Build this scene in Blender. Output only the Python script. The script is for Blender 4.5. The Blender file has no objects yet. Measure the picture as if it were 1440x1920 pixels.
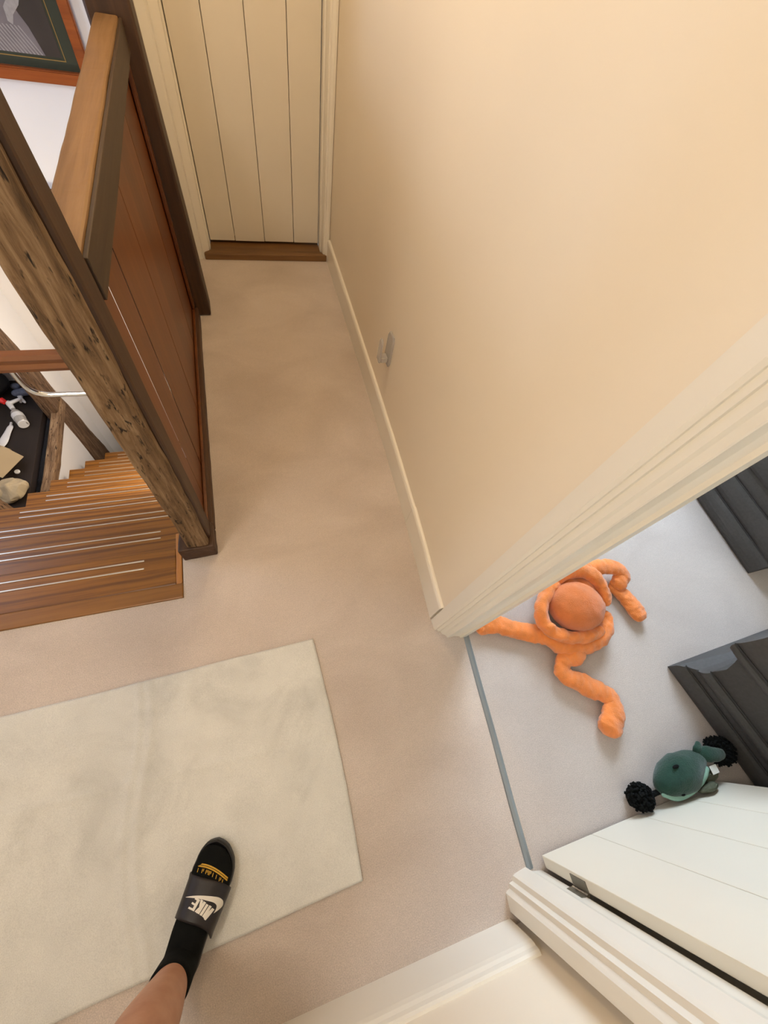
import bpy, bmesh, math, random
from mathutils import Vector, Matrix, noise
random.seed(7)

# ---------------------------------------------------------------- camera, world, lights, exposure
scene = bpy.context.scene
col = scene.collection
CAM_H = 1.55
cam_d = bpy.data.cameras.new('camera')
cam_d.sensor_fit = 'VERTICAL'
cam_d.sensor_height = 36.0
cam_d.lens = 746.27 / 1920 * 36.0
cam_d.clip_start = 0.02
cam = bpy.data.objects.new('camera', cam_d)
col.objects.link(cam)
RX = Vector((0.95578805, -0.24582065, 0.1613735))
DN = Vector((-0.14324996, -0.86849885, -0.47454103))
FW = Vector((0.25680468, 0.4304439, -0.86531463))
M = Matrix((RX, -DN, -FW)).transposed().to_4x4()
M.translation = Vector((0, 0, CAM_H))
cam.matrix_world = M
scene.camera = cam

world = bpy.data.worlds.new('world')
scene.world = world
world.use_nodes = True
bg = world.node_tree.nodes['Background']
bg.inputs[0].default_value = (0.55, 0.72, 1.0, 1)
bg.inputs[1].default_value = 1.2

scene.view_settings.view_transform = 'Standard'
scene.view_settings.look = 'None'
scene.view_settings.exposure = -0.04
scene.view_settings.gamma = 1.0


def area_light(name, loc, target, sx, sy, power, color, spread=180):
    d = bpy.data.lights.new(name, 'AREA')
    d.shape = 'RECTANGLE'; d.size = sx; d.size_y = sy
    d.energy = power; d.color = color; d.spread = math.radians(spread)
    o = bpy.data.objects.new(name, d); col.objects.link(o)
    o.location = loc
    o.rotation_euler = (Vector(target) - Vector(loc)).to_track_quat('-Z', 'Y').to_euler()
    return o


def point_light(name, loc, power, color, radius):
    d = bpy.data.lights.new(name, 'POINT')
    d.energy = power; d.color = color; d.shadow_soft_size = radius
    o = bpy.data.objects.new(name, d); col.objects.link(o); o.location = loc
    return o


WARM = (1.0, 0.75, 0.44)
DAY = (0.50, 0.69, 1.0)
# lamps on the corridor and landing ceilings
point_light('corridor_ceiling_light', (0.00, 1.60, 2.20), 23, WARM, 0.10)
point_light('landing_ceiling_light', (-0.90, 0.05, 2.20), 27, (1.0, 0.93, 0.84), 0.16)
# lamp on the stair wall one floor down, behind the panelling
point_light('stair_lamp', (-0.66, 2.0, -0.40), 24, (1.0, 0.84, 0.60), 0.07)
# daylight entering the windows
area_light('stair_window_daylight', (-2.26, 1.55, 1.05), (-0.6, 2.6, 0.3), 0.95, 1.0, 19, DAY)
area_light('bedroom_window_daylight', (2.05, 2.34, 1.35), (1.75, 0.5, 0.0), 1.3, 1.15, 68, (0.68, 0.83, 1.0), 130)


# ---------------------------------------------------------------- material helpers
def new_mat(name):
    m = bpy.data.materials.new(name); m.use_nodes = True
    nt = m.node_tree
    return m, nt, nt.nodes['Principled BSDF']


def lin(c):
    return tuple(((v / 255 / 12.92) if v / 255 <= 0.04045 else ((v / 255 + 0.055) / 1.055) ** 2.4) for v in c) + (1,)


def tex(nt, scale=(1, 1, 1), rot=(0, 0, 0)):
    tc = nt.nodes.new('ShaderNodeTexCoord'); mp = nt.nodes.new('ShaderNodeMapping')
    mp.inputs['Scale'].default_value = scale; mp.inputs['Rotation'].default_value = rot
    nt.links.new(tc.outputs['Object'], mp.inputs['Vector'])
    return mp.outputs['Vector']


def noise_n(nt, vec, scale, detail=3, rough=0.5, dist=0.0):
    n = nt.nodes.new('ShaderNodeTexNoise')
    n.inputs['Scale'].default_value = scale; n.inputs['Detail'].default_value = detail
    n.inputs['Roughness'].default_value = rough; n.inputs['Distortion'].default_value = dist
    nt.links.new(vec, n.inputs['Vector'])
    return n.outputs['Fac']


def ramp(nt, fac, stops):
    r = nt.nodes.new('ShaderNodeValToRGB')
    e = r.color_ramp.elements
    while len(e) < len(stops): e.new(0.5)
    for el, (p, c) in zip(e, stops):
        el.position = p; el.color = c
    nt.links.new(fac, r.inputs['Fac'])
    return r.outputs['Color']


def mixc(nt, fac, a, b, mode='MIX'):
    m = nt.nodes.new('ShaderNodeMix'); m.data_type = 'RGBA'; m.blend_type = mode
    if isinstance(fac, (int, float)): m.inputs['Factor'].default_value = fac
    else: nt.links.new(fac, m.inputs['Factor'])
    for s, v in ((6, a), (7, b)):
        if isinstance(v, tuple): m.inputs[s].default_value = v
        else: nt.links.new(v, m.inputs[s])
    return m.outputs[2]


def bump(nt, bsdf, height, strength, dist=0.01):
    b = nt.nodes.new('ShaderNodeBump')
    b.inputs['Strength'].default_value = strength; b.inputs['Distance'].default_value = dist
    nt.links.new(height, b.inputs['Height'])
    nt.links.new(b.outputs['Normal'], bsdf.inputs['Normal'])


def plain(name, c, rough=0.5, metal=0.0, var=0.06, nscale=8, bs=0.0, bscale=60, bdist=0.002, spec=0.5, sheen=0.0):
    m, nt, b = new_mat(name)
    v = tex(nt)
    n = noise_n(nt, v, nscale, 4)
    c = lin(c)
    lo = tuple(x * (1 - var) for x in c[:3]) + (1,); hi = tuple(min(1, x * (1 + var)) for x in c[:3]) + (1,)
    nt.links.new(ramp(nt, n, [(0.3, lo), (0.7, hi)]), b.inputs['Base Color'])
    b.inputs['Roughness'].default_value = rough; b.inputs['Metallic'].default_value = metal
    b.inputs['Specular IOR Level'].default_value = spec
    if sheen: b.inputs['Sheen Weight'].default_value = sheen
    if bs: bump(nt, b, noise_n(nt, v, bscale, 4, 0.6), bs, bdist)
    return m


def wood(name, dark, mid, light, axis='z', across=40, along=2.5, rough=0.4, bs=0.25, rings=0.0, spec=0.5, broad=0.55, vary=0.16):
    m, nt, b = new_mat(name)
    sc = {'x': (along, across, across), 'y': (across, along, across), 'z': (across, across, along)}[axis]
    v = tex(nt, sc)
    n = noise_n(nt, v, 1.0, 6, 0.62, 0.6)
    sc2 = tuple(s * 0.16 for s in sc)
    n2 = noise_n(nt, tex(nt, sc2), 1.0, 3, 0.5, 0.8)
    base = ramp(nt, n, [(0.25, lin(dark)), (0.5, lin(mid)), (0.75, lin(light))])
    base = mixc(nt, broad, base, ramp(nt, n2, [(0.3, lin(dark)), (0.55, lin(mid)), (0.72, lin(light))]))
    if rings:
        w = nt.nodes.new('ShaderNodeTexWave'); w.wave_type = 'RINGS'
        w.rings_direction = axis.upper()
        w.inputs['Scale'].default_value = rings; w.inputs['Distortion'].default_value = 5.0
        w.inputs['Detail'].default_value = 3; w.inputs['Detail Scale'].default_value = 1.2
        k = {'x': (0.12, 1, 1), 'y': (1, 0.12, 1), 'z': (1, 1, 0.12)}[axis]
        nt.links.new(tex(nt, k), w.inputs['Vector'])
        f = ramp(nt, w.outputs['Fac'], [(0.0, (0, 0, 0, 1)), (0.62, (0.05, 0.05, 0.05, 1)), (1.0, (0.85, 0.85, 0.85, 1))])
        base = mixc(nt, f, base, lin(dark))
    oi = nt.nodes.new('ShaderNodeObjectInfo')
    g = lambda k: (k, k, k, 1)
    base = mixc(nt, 1.0, base, ramp(nt, oi.outputs['Random'], [(0.0, g(1 - vary)), (1.0, g(1.0))]), 'MULTIPLY')
    nt.links.new(base, b.inputs['Base Color'])
    b.inputs['Roughness'].default_value = rough
    b.inputs['Specular IOR Level'].default_value = spec
    bump(nt, b, n, bs, 0.003)
    return m


def rough_timber(name, dark, mid, light, axis='z'):
    m, nt, b = new_mat(name)
    sc = {'x': (5, 60, 60), 'y': (60, 5, 60), 'z': (60, 60, 5)}[axis]
    n = noise_n(nt, tex(nt, sc), 1.0, 8, 0.7, 0.5)
    sc2 = {'x': (22, 110, 110), 'y': (110, 22, 110), 'z': (110, 110, 22)}[axis]
    pits = noise_n(nt, tex(nt, sc2), 1.0, 3, 0.6, 0.2)
    base = ramp(nt, n, [(0.3, lin(dark)), (0.5, lin(mid)), (0.7, lin(light))])
    pf = ramp(nt, pits, [(0.32, (1, 1, 1, 1)), (0.40, (0, 0, 0, 1))])
    base = mixc(nt, pf, base, lin(tuple(int(x * 0.55) for x in dark)))
    nt.links.new(base, b.inputs['Base Color'])
    b.inputs['Roughness'].default_value = 0.72
    b.inputs['Specular IOR Level'].default_value = 0.3
    mth = nt.nodes.new('ShaderNodeMath'); mth.operation = 'ADD'
    nt.links.new(n, mth.inputs[0]); nt.links.new(pits, mth.inputs[1])
    bump(nt, b, mth.outputs[0], 0.7, 0.006)
    return m


def carpet_mat(name, c_lo, c_hi):
    m, nt, b = new_mat(name)
    v = tex(nt)
    big = noise_n(nt, tex(nt, (1.6, 2.4, 1)), 1.5, 3, 0.5, 0.7)
    fine = noise_n(nt, v, 330, 3, 0.75)
    mid = noise_n(nt, v, 60, 4, 0.7)
    base = ramp(nt, big, [(0.3, lin(c_lo)), (0.7, lin(c_hi))])
    g = lambda k: (k, k, k, 1)
    base = mixc(nt, 1.0, base, ramp(nt, fine, [(0.30, g(0.66)), (0.66, g(1.0))]), 'MULTIPLY')
    base = mixc(nt, 1.0, base, ramp(nt, mid, [(0.3, g(0.93)), (0.7, g(1.0))]), 'MULTIPLY')
    nt.links.new(base, b.inputs['Base Color'])
    b.inputs['Roughness'].default_value = 0.95
    b.inputs['Specular IOR Level'].default_value = 0.15
    b.inputs['Sheen Weight'].default_value = 0.25
    b.inputs['Sheen Roughness'].default_value = 0.6
    bump(nt, b, fine, 0.5, 0.004)
    return m


MAT = {}
MAT['wall'] = plain('cream_wall_paint', (238, 225, 204), 0.55, var=0.012, nscale=2.0, bs=0.05, bscale=25, bdist=0.004, spec=0.35)
MAT['stairwall'] = plain('white_stairwell_plaster', (228, 228, 232), 0.7, var=0.02, nscale=2.5, bs=0.12, bscale=14, bdist=0.006, spec=0.2)
MAT['gloss'] = plain('cream_satin_woodwork', (234, 227, 213), 0.32, var=0.012, nscale=4, bs=0.02, bscale=20)
MAT['doorp'] = plain('cream_painted_boards', (224, 214, 196), 0.42, var=0.015, nscale=4, bs=0.04, bscale=30)
MAT['doorw'] = plain('white_painted_boards', (232, 224, 206), 0.40, var=0.015, nscale=4, bs=0.05, bscale=18)
MAT['ceiling'] = plain('ceiling_white', (240, 234, 222), 0.8, var=0.01)
MAT['carpet'] = carpet_mat('beige_carpet', (210, 194, 181), (229, 214, 202))
MAT['carpet2'] = carpet_mat('bedroom_carpet', (208, 194, 184), (222, 209, 199))
MAT['oak_tread'] = wood('oak_stair_tread', (104, 62, 18), (146, 94, 29), (162, 110, 40), 'x', 80, 3.0, 0.38, 0.10, rings=9.0, broad=0.2)
MAT['oak_riser'] = wood('oak_stair_riser', (104, 64, 22), (148, 98, 38), (164, 116, 52), 'x', 60, 2.5, 0.4, 0.12)
MAT['oak_end'] = wood('pale_oak_end', (150, 88, 36), (196, 132, 66), (214, 156, 88), 'y', 60, 6, 0.5, 0.2)
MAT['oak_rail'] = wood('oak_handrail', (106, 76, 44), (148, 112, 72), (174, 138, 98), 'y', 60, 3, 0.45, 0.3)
MAT['panel'] = wood('stained_panel_board', (74, 36, 11), (120, 66, 25), (150, 92, 42), 'z', 24, 1.1, 0.38, 0.10, vary=0.3)
MAT['darkpost'] = wood('dark_oak_post', (38, 22, 10), (66, 42, 22), (92, 62, 36), 'z', 40, 2, 0.5, 0.35)
MAT['darkside'] = wood('stained_shaded_rail_side', (40, 28, 16), (70, 52, 34), (92, 72, 50), 'y', 50, 2.5, 0.55, 0.3)  # dark stain, with the shade on the rail's flank painted into the tone
MAT['darkbeam'] = wood('dark_oak_beam', (44, 26, 14), (78, 50, 28), (108, 74, 46), 'y', 40, 2, 0.6, 0.5)
MAT['rail2'] = wood('red_oak_bar', (78, 42, 18), (124, 74, 36), (150, 98, 56), 'x', 60, 3, 0.35, 0.15)
MAT['post'] = rough_timber('weathered_oak_post', (58, 42, 28), (120, 94, 66), (158, 132, 100))
MAT['timber'] = rough_timber('old_wall_timber', (50, 34, 24), (104, 80, 60), (142, 116, 92))
MAT['ledge'] = wood('black_brown_ledge', (22, 15, 11), (36, 25, 19), (50, 36, 28), 'y', 24, 2, 0.6, 0.3)
MAT['ledge_edge'] = rough_timber('ledge_edge_timber', (70, 50, 36), (124, 98, 74), (170, 144, 116), 'y')
MAT['thresh'] = wood('oak_threshold', (92, 62, 32), (130, 92, 52), (150, 110, 68), 'x', 60, 3, 0.4, 0.15)
MAT['chrome'] = plain('chrome', (215, 218, 222), 0.12, 1.0, var=0.01)
MAT['alu'] = plain('aluminium_strip', (206, 198, 184), 0.30, 0.95, var=0.02)
MAT['strip'] = plain('grey_threshold_strip', (148, 156, 160), 0.35, 0.6, var=0.04)
MAT['hinge'] = plain('hinge_steel', (118, 112, 98), 0.45, 0.5, var=0.08, nscale=40)
MAT['dark'] = plain('black_mounting_plate', (14, 11, 9), 0.9)  # the bracket plate's own black
MAT['orange'] = plain('orange_plush', (238, 138, 68), 0.95, var=0.14, nscale=22, bs=0.8, bscale=260, bdist=0.004, spec=0.1, sheen=0.5)
MAT['orange_head'] = plain('worn_orange_plush', (214, 120, 64), 0.95, var=0.12, nscale=18, bs=0.8, bscale=260, bdist=0.004, spec=0.1, sheen=0.4)
MAT['green'] = plain('dark_green_plush', (36, 64, 53), 0.95, var=0.12, nscale=40, bs=0.8, bscale=220, bdist=0.003, spec=0.1, sheen=0.3)
MAT['pale_green'] = plain('pale_green_felt', (124, 158, 140), 0.9, var=0.06, nscale=60, bs=0.4, bscale=200)
MAT['olive'] = plain('grey_olive_plush', (84, 86, 70), 0.95, var=0.1, nscale=40, bs=0.7, bscale=220, bdist=0.003, spec=0.1)
MAT['black_yarn'] = plain('black_yarn', (16, 18, 18), 0.9, var=0.2, nscale=40, spec=0.15)
MAT['white_tag'] = plain('white_tag', (226, 228, 222), 0.7)
MAT['sofa'] = plain('charcoal_fabric', (70, 68, 66), 0.62, var=0.12, nscale=90, bs=0.35, bscale=340, bdist=0.002, spec=0.35)
MAT['sofa_pipe'] = plain('charcoal_piping', (50, 48, 47), 0.7, var=0.1, nscale=60)
MAT['sock'] = plain('black_cotton', (13, 14, 13), 0.92, var=0.2, nscale=60, bs=0.5, bscale=320, bdist=0.002, spec=0.15)
MAT['slide'] = plain('black_rubber', (26, 24, 24), 0.55, var=0.1, nscale=30, bs=0.15, bscale=200, spec=0.35)
MAT['strap'] = plain('black_strap', (32, 27, 29), 0.42, var=0.08, nscale=20, bs=0.1, bscale=150, spec=0.4)
MAT['logo'] = plain('off_white_print', (222, 216, 204), 0.6, var=0.03)
MAT['gold'] = plain('gold_knit', (190, 146, 40), 0.75, var=0.1, nscale=120)
MAT['red'] = plain('red_plastic', (206, 34, 34), 0.35)
MAT['white_pl'] = plain('white_plastic', (222, 222, 226), 0.4)
MAT['toy_grey'] = plain('grey_blue_toy', (92, 98, 118), 0.7, var=0.25, nscale=60)
MAT['paper'] = plain('brown_paper', (176, 160, 132), 0.8, var=0.05, nscale=10, bs=0.2, bscale=20)
MAT['card'] = plain('tan_card', (168, 148, 116), 0.8, var=0.04)
MAT['denim'] = plain('blue_grey_denim', (70, 84, 104), 0.9, var=0.15, nscale=60, bs=0.4, bscale=200)
MAT['bagblack'] = plain('black_fabric', (16, 16, 18), 0.85, var=0.1)
MAT['frame'] = wood('orange_wood_frame', (120, 56, 18), (164, 84, 32), (186, 104, 46), 'x', 70, 4, 0.35, 0.1)
MAT['mat_green'] = plain('dark_green_mount', (44, 50, 36), 0.5, var=0.06)
MAT['print_dark'] = plain('charcoal_print', (58, 52, 50), 0.35, var=0.15, nscale=10)
MAT['print_mid'] = plain('grey_print', (118, 112, 116), 0.35, var=0.15, nscale=14)
MAT['print_light'] = plain('pale_grey_print', (156, 152, 152), 0.35, var=0.15, nscale=60)
MAT['goldline'] = plain('thin_gilt_line', (150, 120, 60), 0.4)
MAT['frame_win'] = plain('white_window_frame', (232, 232, 228), 0.4)


def skin_mat():
    m, nt, b = new_mat('skin')
    v = tex(nt)
    n = noise_n(nt, v, 30, 4); n2 = noise_n(nt, v, 6, 2)
    base = mixc(nt, 0.4, ramp(nt, n, [(0.3, lin((170, 120, 92))), (0.7, lin((194, 146, 116)))]), ramp(nt, n2, [(0.3, lin((170, 116, 90))), (0.7, lin((198, 152, 122)))]))
    nt.links.new(base, b.inputs['Base Color'])
    b.inputs['Roughness'].default_value = 0.5
    b.inputs['Subsurface Weight'].default_value = 0.12
    b.inputs['Subsurface Radius'].default_value = (0.01, 0.004, 0.002)
    bump(nt, b, noise_n(nt, v, 160, 3), 0.12, 0.002)
    return m


MAT['skin'] = skin_mat()


def rug_mat():
    m, nt, b = new_mat('cream_rug_pile')
    v = tex(nt)
    stain = noise_n(nt, v, 3.2, 4, 0.6, 0.8); blot = noise_n(nt, v, 9, 4, 0.6)
    fine = noise_n(nt, v, 420, 2, 0.7)
    base = ramp(nt, stain, [(0.28, lin((196, 194, 187))), (0.48, lin((223, 221, 214))), (0.75, lin((230, 228, 221)))])
    base = mixc(nt, 0.3, base, ramp(nt, blot, [(0.3, lin((200, 198, 191))), (0.6, lin((228, 226, 218)))]))
    g = lambda k: (k, k, k, 1)
    base = mixc(nt, 1.0, base, ramp(nt, fine, [(0.28, g(0.82)), (0.62, g(1.0))]), 'MULTIPLY')
    nt.links.new(base, b.inputs['Base Color'])
    b.inputs['Roughness'].default_value = 0.95; b.inputs['Specular IOR Level'].default_value = 0.12
    b.inputs['Sheen Weight'].default_value = 0.2
    bump(nt, b, fine, 0.35, 0.004)
    return m


MAT['rug'] = rug_mat()


def clear_plastic():
    m, nt, b = new_mat('clear_plastic')
    b.inputs['Base Color'].default_value = (0.86, 0.83, 0.80, 1)
    b.inputs['Roughness'].default_value = 0.14
    b.inputs['Transmission Weight'].default_value = 0.6
    b.inputs['IOR'].default_value = 1.47
    return m


MAT['clear'] = clear_plastic()


def glass_pane():
    m, nt, b = new_mat('window_glass')
    b.inputs['Base Color'].default_value = (1, 1, 1, 1)
    b.inputs['Roughness'].default_value = 0.0
    b.inputs['Transmission Weight'].default_value = 1.0
    b.inputs['IOR'].default_value = 1.02
    return m


MAT['glass'] = glass_pane()


# ---------------------------------------------------------------- geometry helpers
def origin_of(p):
    return Vector(p['_o']) if p is not None else Vector((0, 0, 0))


def link(name, me, mat, parent=None, origin=None, smooth=False):
    """me holds world coordinates; they are shifted to the object's own origin."""
    if origin is None:
        xs = [v.co for v in me.vertices]
        mn = Vector((min(c[i] for c in xs) for i in range(3))); mx = Vector((max(c[i] for c in xs) for i in range(3)))
        origin = Vector(((mn.x + mx.x) / 2, (mn.y + mx.y) / 2, mn.z))
    origin = Vector(origin)
    me.transform(Matrix.Translation(-origin))
    if smooth:
        for p in me.polygons: p.use_smooth = True
    if mat is not None: me.materials.append(MAT[mat] if isinstance(mat, str) else mat)
    o = bpy.data.objects.new(name, me); col.objects.link(o)
    po = Vector((0, 0, 0))
    if parent is not None:
        o.parent = parent
        po = WORLD_O[parent.name]
    o.location = origin - po
    WORLD_O[o.name] = origin
    return o


WORLD_O = {}


def empty(name, loc):
    o = bpy.data.objects.new(name, None); col.objects.link(o)
    o.empty_display_size = 0.05; o.location = loc
    WORLD_O[o.name] = Vector(loc)
    return o


def tag(o, label=None, cat=None, group=None, kind=None):
    if label: o['label'] = label
    if cat: o['category'] = cat
    if group: o['group'] = group
    if kind: o['kind'] = kind
    return o


def struct(o, label=None, cat=None):
    o['kind'] = 'structure'
    if label: o['label'] = label
    if cat: o['category'] = cat
    return o


def mesh_of(verts, faces):
    me = bpy.data.meshes.new('m')
    me.from_pydata([tuple(v) for v in verts], [], faces)
    me.validate(); me.update()
    bm = bmesh.new(); bm.from_mesh(me)
    bmesh.ops.recalc_face_normals(bm, faces=bm.faces)
    bm.to_mesh(me); bm.free()
    return me


def box_mesh(x0, x1, y0, y1, z0, z1, bev=0.0, seg=2):
    bm = bmesh.new()
    bmesh.ops.create_cube(bm, size=1)
    for v in bm.verts:
        v.co = Vector((x0 + (v.co.x + .5) * (x1 - x0), y0 + (v.co.y + .5) * (y1 - y0), z0 + (v.co.z + .5) * (z1 - z0)))
    if bev: bmesh.ops.bevel(bm, geom=list(bm.edges), offset=bev, segments=seg, profile=0.6, affect='EDGES')
    bmesh.ops.recalc_face_normals(bm, faces=bm.faces)
    me = bpy.data.meshes.new('b'); bm.to_mesh(me); bm.free()
    return me


def box(name, x0, x1, y0, y1, z0, z1, mat, parent=None, bev=0.0):
    return link(name, box_mesh(x0, x1, y0, y1, z0, z1, bev), mat, parent)


def boxes_mesh(lst):
    V, F = [], []
    for (x0, x1, y0, y1, z0, z1) in lst:
        n = len(V)
        V += [(x0, y0, z0), (x1, y0, z0), (x1, y1, z0), (x0, y1, z0), (x0, y0, z1), (x1, y0, z1), (x1, y1, z1), (x0, y1, z1)]
        F += [tuple(n + i for i in f) for f in ((0, 3, 2, 1), (4, 5, 6, 7), (0, 1, 5, 4), (1, 2, 6, 5), (2, 3, 7, 6), (3, 0, 4, 7))]
    return mesh_of(V, F)


def prism(outline, z0, z1):
    """vertical prism over an xy outline"""
    n = len(outline)
    V = [(x, y, z0) for x, y in outline] + [(x, y, z1) for x, y in outline]
    F = [tuple(reversed(range(n))), tuple(range(n, 2 * n))] + [(i, (i + 1) % n, n + (i + 1) % n, n + i) for i in range(n)]
    return mesh_of(V, F)


def loft(rings, cap=True):
    n = len(rings[0]); V = [p for r in rings for p in r]; F = []
    for k in range(len(rings) - 1):
        for i in range(n):
            j = (i + 1) % n
            F.append((k * n + i, k * n + j, (k + 1) * n + j, (k + 1) * n + i))
    if cap:
        F.append(tuple(reversed(range(n)))); m = (len(rings) - 1) * n
        F.append(tuple(range(m, m + n)))
    return mesh_of(V, F)


def catmull(pts, sub):
    P = [Vector(p) for p in pts]; out = []
    P = [2 * P[0] - P[1]] + P + [2 * P[-1] - P[-2]]
    for i in range(1, len(P) - 2):
        for k in range(sub):
            t = k / sub
            a, b, c, d = P[i - 1], P[i], P[i + 1], P[i + 2]
            out.append(0.5 * ((2 * b) + (c - a) * t + (2 * a - 5 * b + 4 * c - d) * t * t + (3 * b - a - 3 * c + d) * t ** 3))
    out.append(P[-2])
    return out


def tube(pts, rad, n=12, flat=1.0, sub=6, up=(0, 0, 1), round_ends=True, jitter=0.0, jscale=30, seed=0, endk=1.0):
    """swept tube; rad is a number or a list per control point; flat squashes it along up"""
    if sub > 1:
        path = catmull(pts, sub)
        if isinstance(rad, (list, tuple)):
            rr = [r[0] for r in catmull([(r, 0, 0) for r in rad], sub)]
        else: rr = [rad] * len(path)
    else:
        path = [Vector(p) for p in pts]; rr = list(rad) if isinstance(rad, (list, tuple)) else [rad] * len(path)
    up = Vector(up); rings = []
    L = len(path)
    ext = []
    for i, p in enumerate(path):
        t = (path[min(i + 1, L - 1)] - path[max(i - 1, 0)]).normalized()
        s = t.cross(up)
        if s.length < 1e-4: s = t.cross(Vector((1, 0, 0)))
        s.normalize(); u = s.cross(t).normalized()
        ext.append((p, t, s, u, rr[i]))
    frames = []
    if round_ends:
        p, t, s, u, r = ext[0]
        for k in (0.02, 0.35, 0.7):
            a = math.acos(1 - k) if False else k
            frames.append((p - t * r * endk * math.sqrt(max(0, 1 - a * a)) , t, s, u, r * max(a, 0.02)))
    frames += ext
    if round_ends:
        p, t, s, u, r = ext[-1]
        for a in (0.7, 0.35, 0.02):
            frames.append((p + t * r * endk * math.sqrt(max(0, 1 - a * a)), t, s, u, r * a))
    for (p, t, s, u, r) in frames:
        ring = []
        for k in range(n):
            a = 2 * math.pi * k / n
            q = p + s * math.cos(a) * r + u * math.sin(a) * r * flat
            if jitter:
                q = q + (q - p) * (noise.noise(q * jscale + Vector((seed, 0, 0))) * jitter / max(r, 1e-4))
            ring.append(q)
        rings.append(ring)
    return loft(rings)


def merge(meshes):
    bm = bmesh.new()
    for me in meshes: bm.from_mesh(me)
    out = bpy.data.meshes.new('j'); bm.to_mesh(out); bm.free()
    for me in meshes: bpy.data.meshes.remove(me)
    return out


def ellipsoid(c, r, n=24, m=16, jit=0.0, js=20, rot=None):
    bm = bmesh.new(); bmesh.ops.create_uvsphere(bm, u_segments=n, v_segments=m, radius=1)
    for v in bm.verts:
        q = Vector((v.co.x * r[0], v.co.y * r[1], v.co.z * r[2]))
        if jit: q *= 1 + jit * noise.noise(v.co * js * 0.1 + Vector(c) * 9)
        if rot is not None: q = rot @ q
        v.co = q + Vector(c)
    me = bpy.data.meshes.new('e'); bm.to_mesh(me); bm.free()
    return me


def rough_box_mesh(x0, x1, y0, y1, z0, z1, n=(4, 4, 40), amp=0.006, scale=8, lean=(0, 0), bev=0.012, axis='z', seed=0):
    """subdivided timber with worn, wavering faces; lean is the xy shift of its top"""
    bm = bmesh.new(); bmesh.ops.create_cube(bm, size=1)
    d = (x1 - x0, y1 - y0, z1 - z0); c = Vector(((x0 + x1) / 2, (y0 + y1) / 2, (z0 + z1) / 2))
    for v in bm.verts: v.co = Vector((v.co.x * d[0], v.co.y * d[1], v.co.z * d[2]))
    bmesh.ops.bevel(bm, geom=list(bm.edges), offset=bev, segments=2, profile=0.5, affect='EDGES')
    for i, ax in enumerate((Vector((1, 0, 0)), Vector((0, 1, 0)), Vector((0, 0, 1)))):
        for k in range(1, n[i]):
            p = ax * (d[i] * (k / n[i] - 0.5))
            bmesh.ops.bisect_plane(bm, geom=list(bm.verts) + list(bm.edges) + list(bm.faces), plane_co=p, plane_no=ax)
    ai = 'xyz'.index(axis)
    for v in bm.verts:
        s = [scale, scale, scale]; s[ai] = scale * 0.45
        q = Vector((v.co.x * s[0], v.co.y * s[1], v.co.z * s[2])) + Vector((seed * 3.7, seed, 0))
        nv = noise.noise_vector(q) * amp + noise.noise_vector(q * 4) * amp * 0.35
        t = v.co.z / d[2] + 0.5
        v.co = v.co + nv + c + Vector((lean[0] * t, lean[1] * t, 0))
    bmesh.ops.recalc_face_normals(bm, faces=bm.faces)
    me = bpy.data.meshes.new('r'); bm.to_mesh(me); bm.free()
    return me


# ---------------------------------------------------------------- the setting: floors, ceilings, walls
CEIL = 2.35
XL = -2.3          # outer wall beside the stairwell
YF = 2.92           # far wall of the stairwell
YB = -0.655        # wall behind the camera
LOW = -2.6         # floor one storey down

# upper floor carpet: landing strip, corridor
def L_floor():
    out = [(XL, YB - 0.05), (0.62, YB - 0.05), (0.645, 0.20), (0.66, 0.20), (0.66, 2.72), (-0.25, 2.72), (-0.25, 0.80), (-0.376, 0.80), (-0.376, 0.542), (XL, 0.542)]
    return prism(out, -0.06, 0.0)


struct(link('floor', L_floor(), 'carpet', origin=(0, 0, 0)), 'beige carpet of the landing and corridor', 'floor')
struct(link('floor_right', prism([(0.62, YB - 0.05), (3.6, YB - 0.05), (3.6, 2.45), (0.66, 2.45), (0.66, 0.20), (0.645, 0.20)], -0.06, 0.0), 'carpet2', origin=(0, 0, 0)), 'grey-beige carpet of the room beyond the doorway', 'floor')
struct(box('floor_structure', -0.36, 0.7, 0.56, 3.1, -0.26, -0.061, 'ceiling'), 'plastered underside of the corridor floor', 'ceiling')
struct(box('floor_structure_near', XL, 0.7, YB - 0.05, 0.57, -0.26, -0.061, 'ceiling'), 'plastered underside of the landing floor', 'ceiling')
struct(box('floor_lower', XL - 0.1, 0.2, 0.4, YF + 0.1, LOW - 0.05, LOW, 'carpet'), 'carpet at the foot of the stairs one floor down', 'floor')
struct(box('ceiling', XL - 0.1, 3.7, YB - 0.1, YF + 0.1, CEIL, CEIL + 0.06, 'ceiling'), 'white ceiling above the landing', 'ceiling')

# right wall, gently bowed as old plaster is
BOW = [(0.235, 0.522), (0.35, 0.527), (0.50, 0.535), (0.757, 0.545), (1.10, 0.550), (1.475, 0.552), (2.1, 0.552), (2.80, 0.549)]
WOFF = 0.016
wr_out = [(x + WOFF, y) for y, x in BOW] + [(0.66, 2.80), (0.66, 0.235)]
wr = merge([prism(wr_out, 0, CEIL), prism([(0.545, -0.60), (0.545, 0.235), (0.66, 0.235), (0.66, -0.60)], 2.03, CEIL), prism([(0.545, YB), (0.66, YB), (0.66, -0.585), (0.545, -0.585)], 0, CEIL)])
struct(link('wall_right', wr, 'wall', origin=(0.6, 1.2, 0)), 'cream painted wall along the right of the corridor', 'wall')
struct(box('wall_back', XL, 0.66, YB - 0.06, YB, 0, CEIL, 'wall'), 'cream wall beside the white door frame at the bottom', 'wall')
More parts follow.
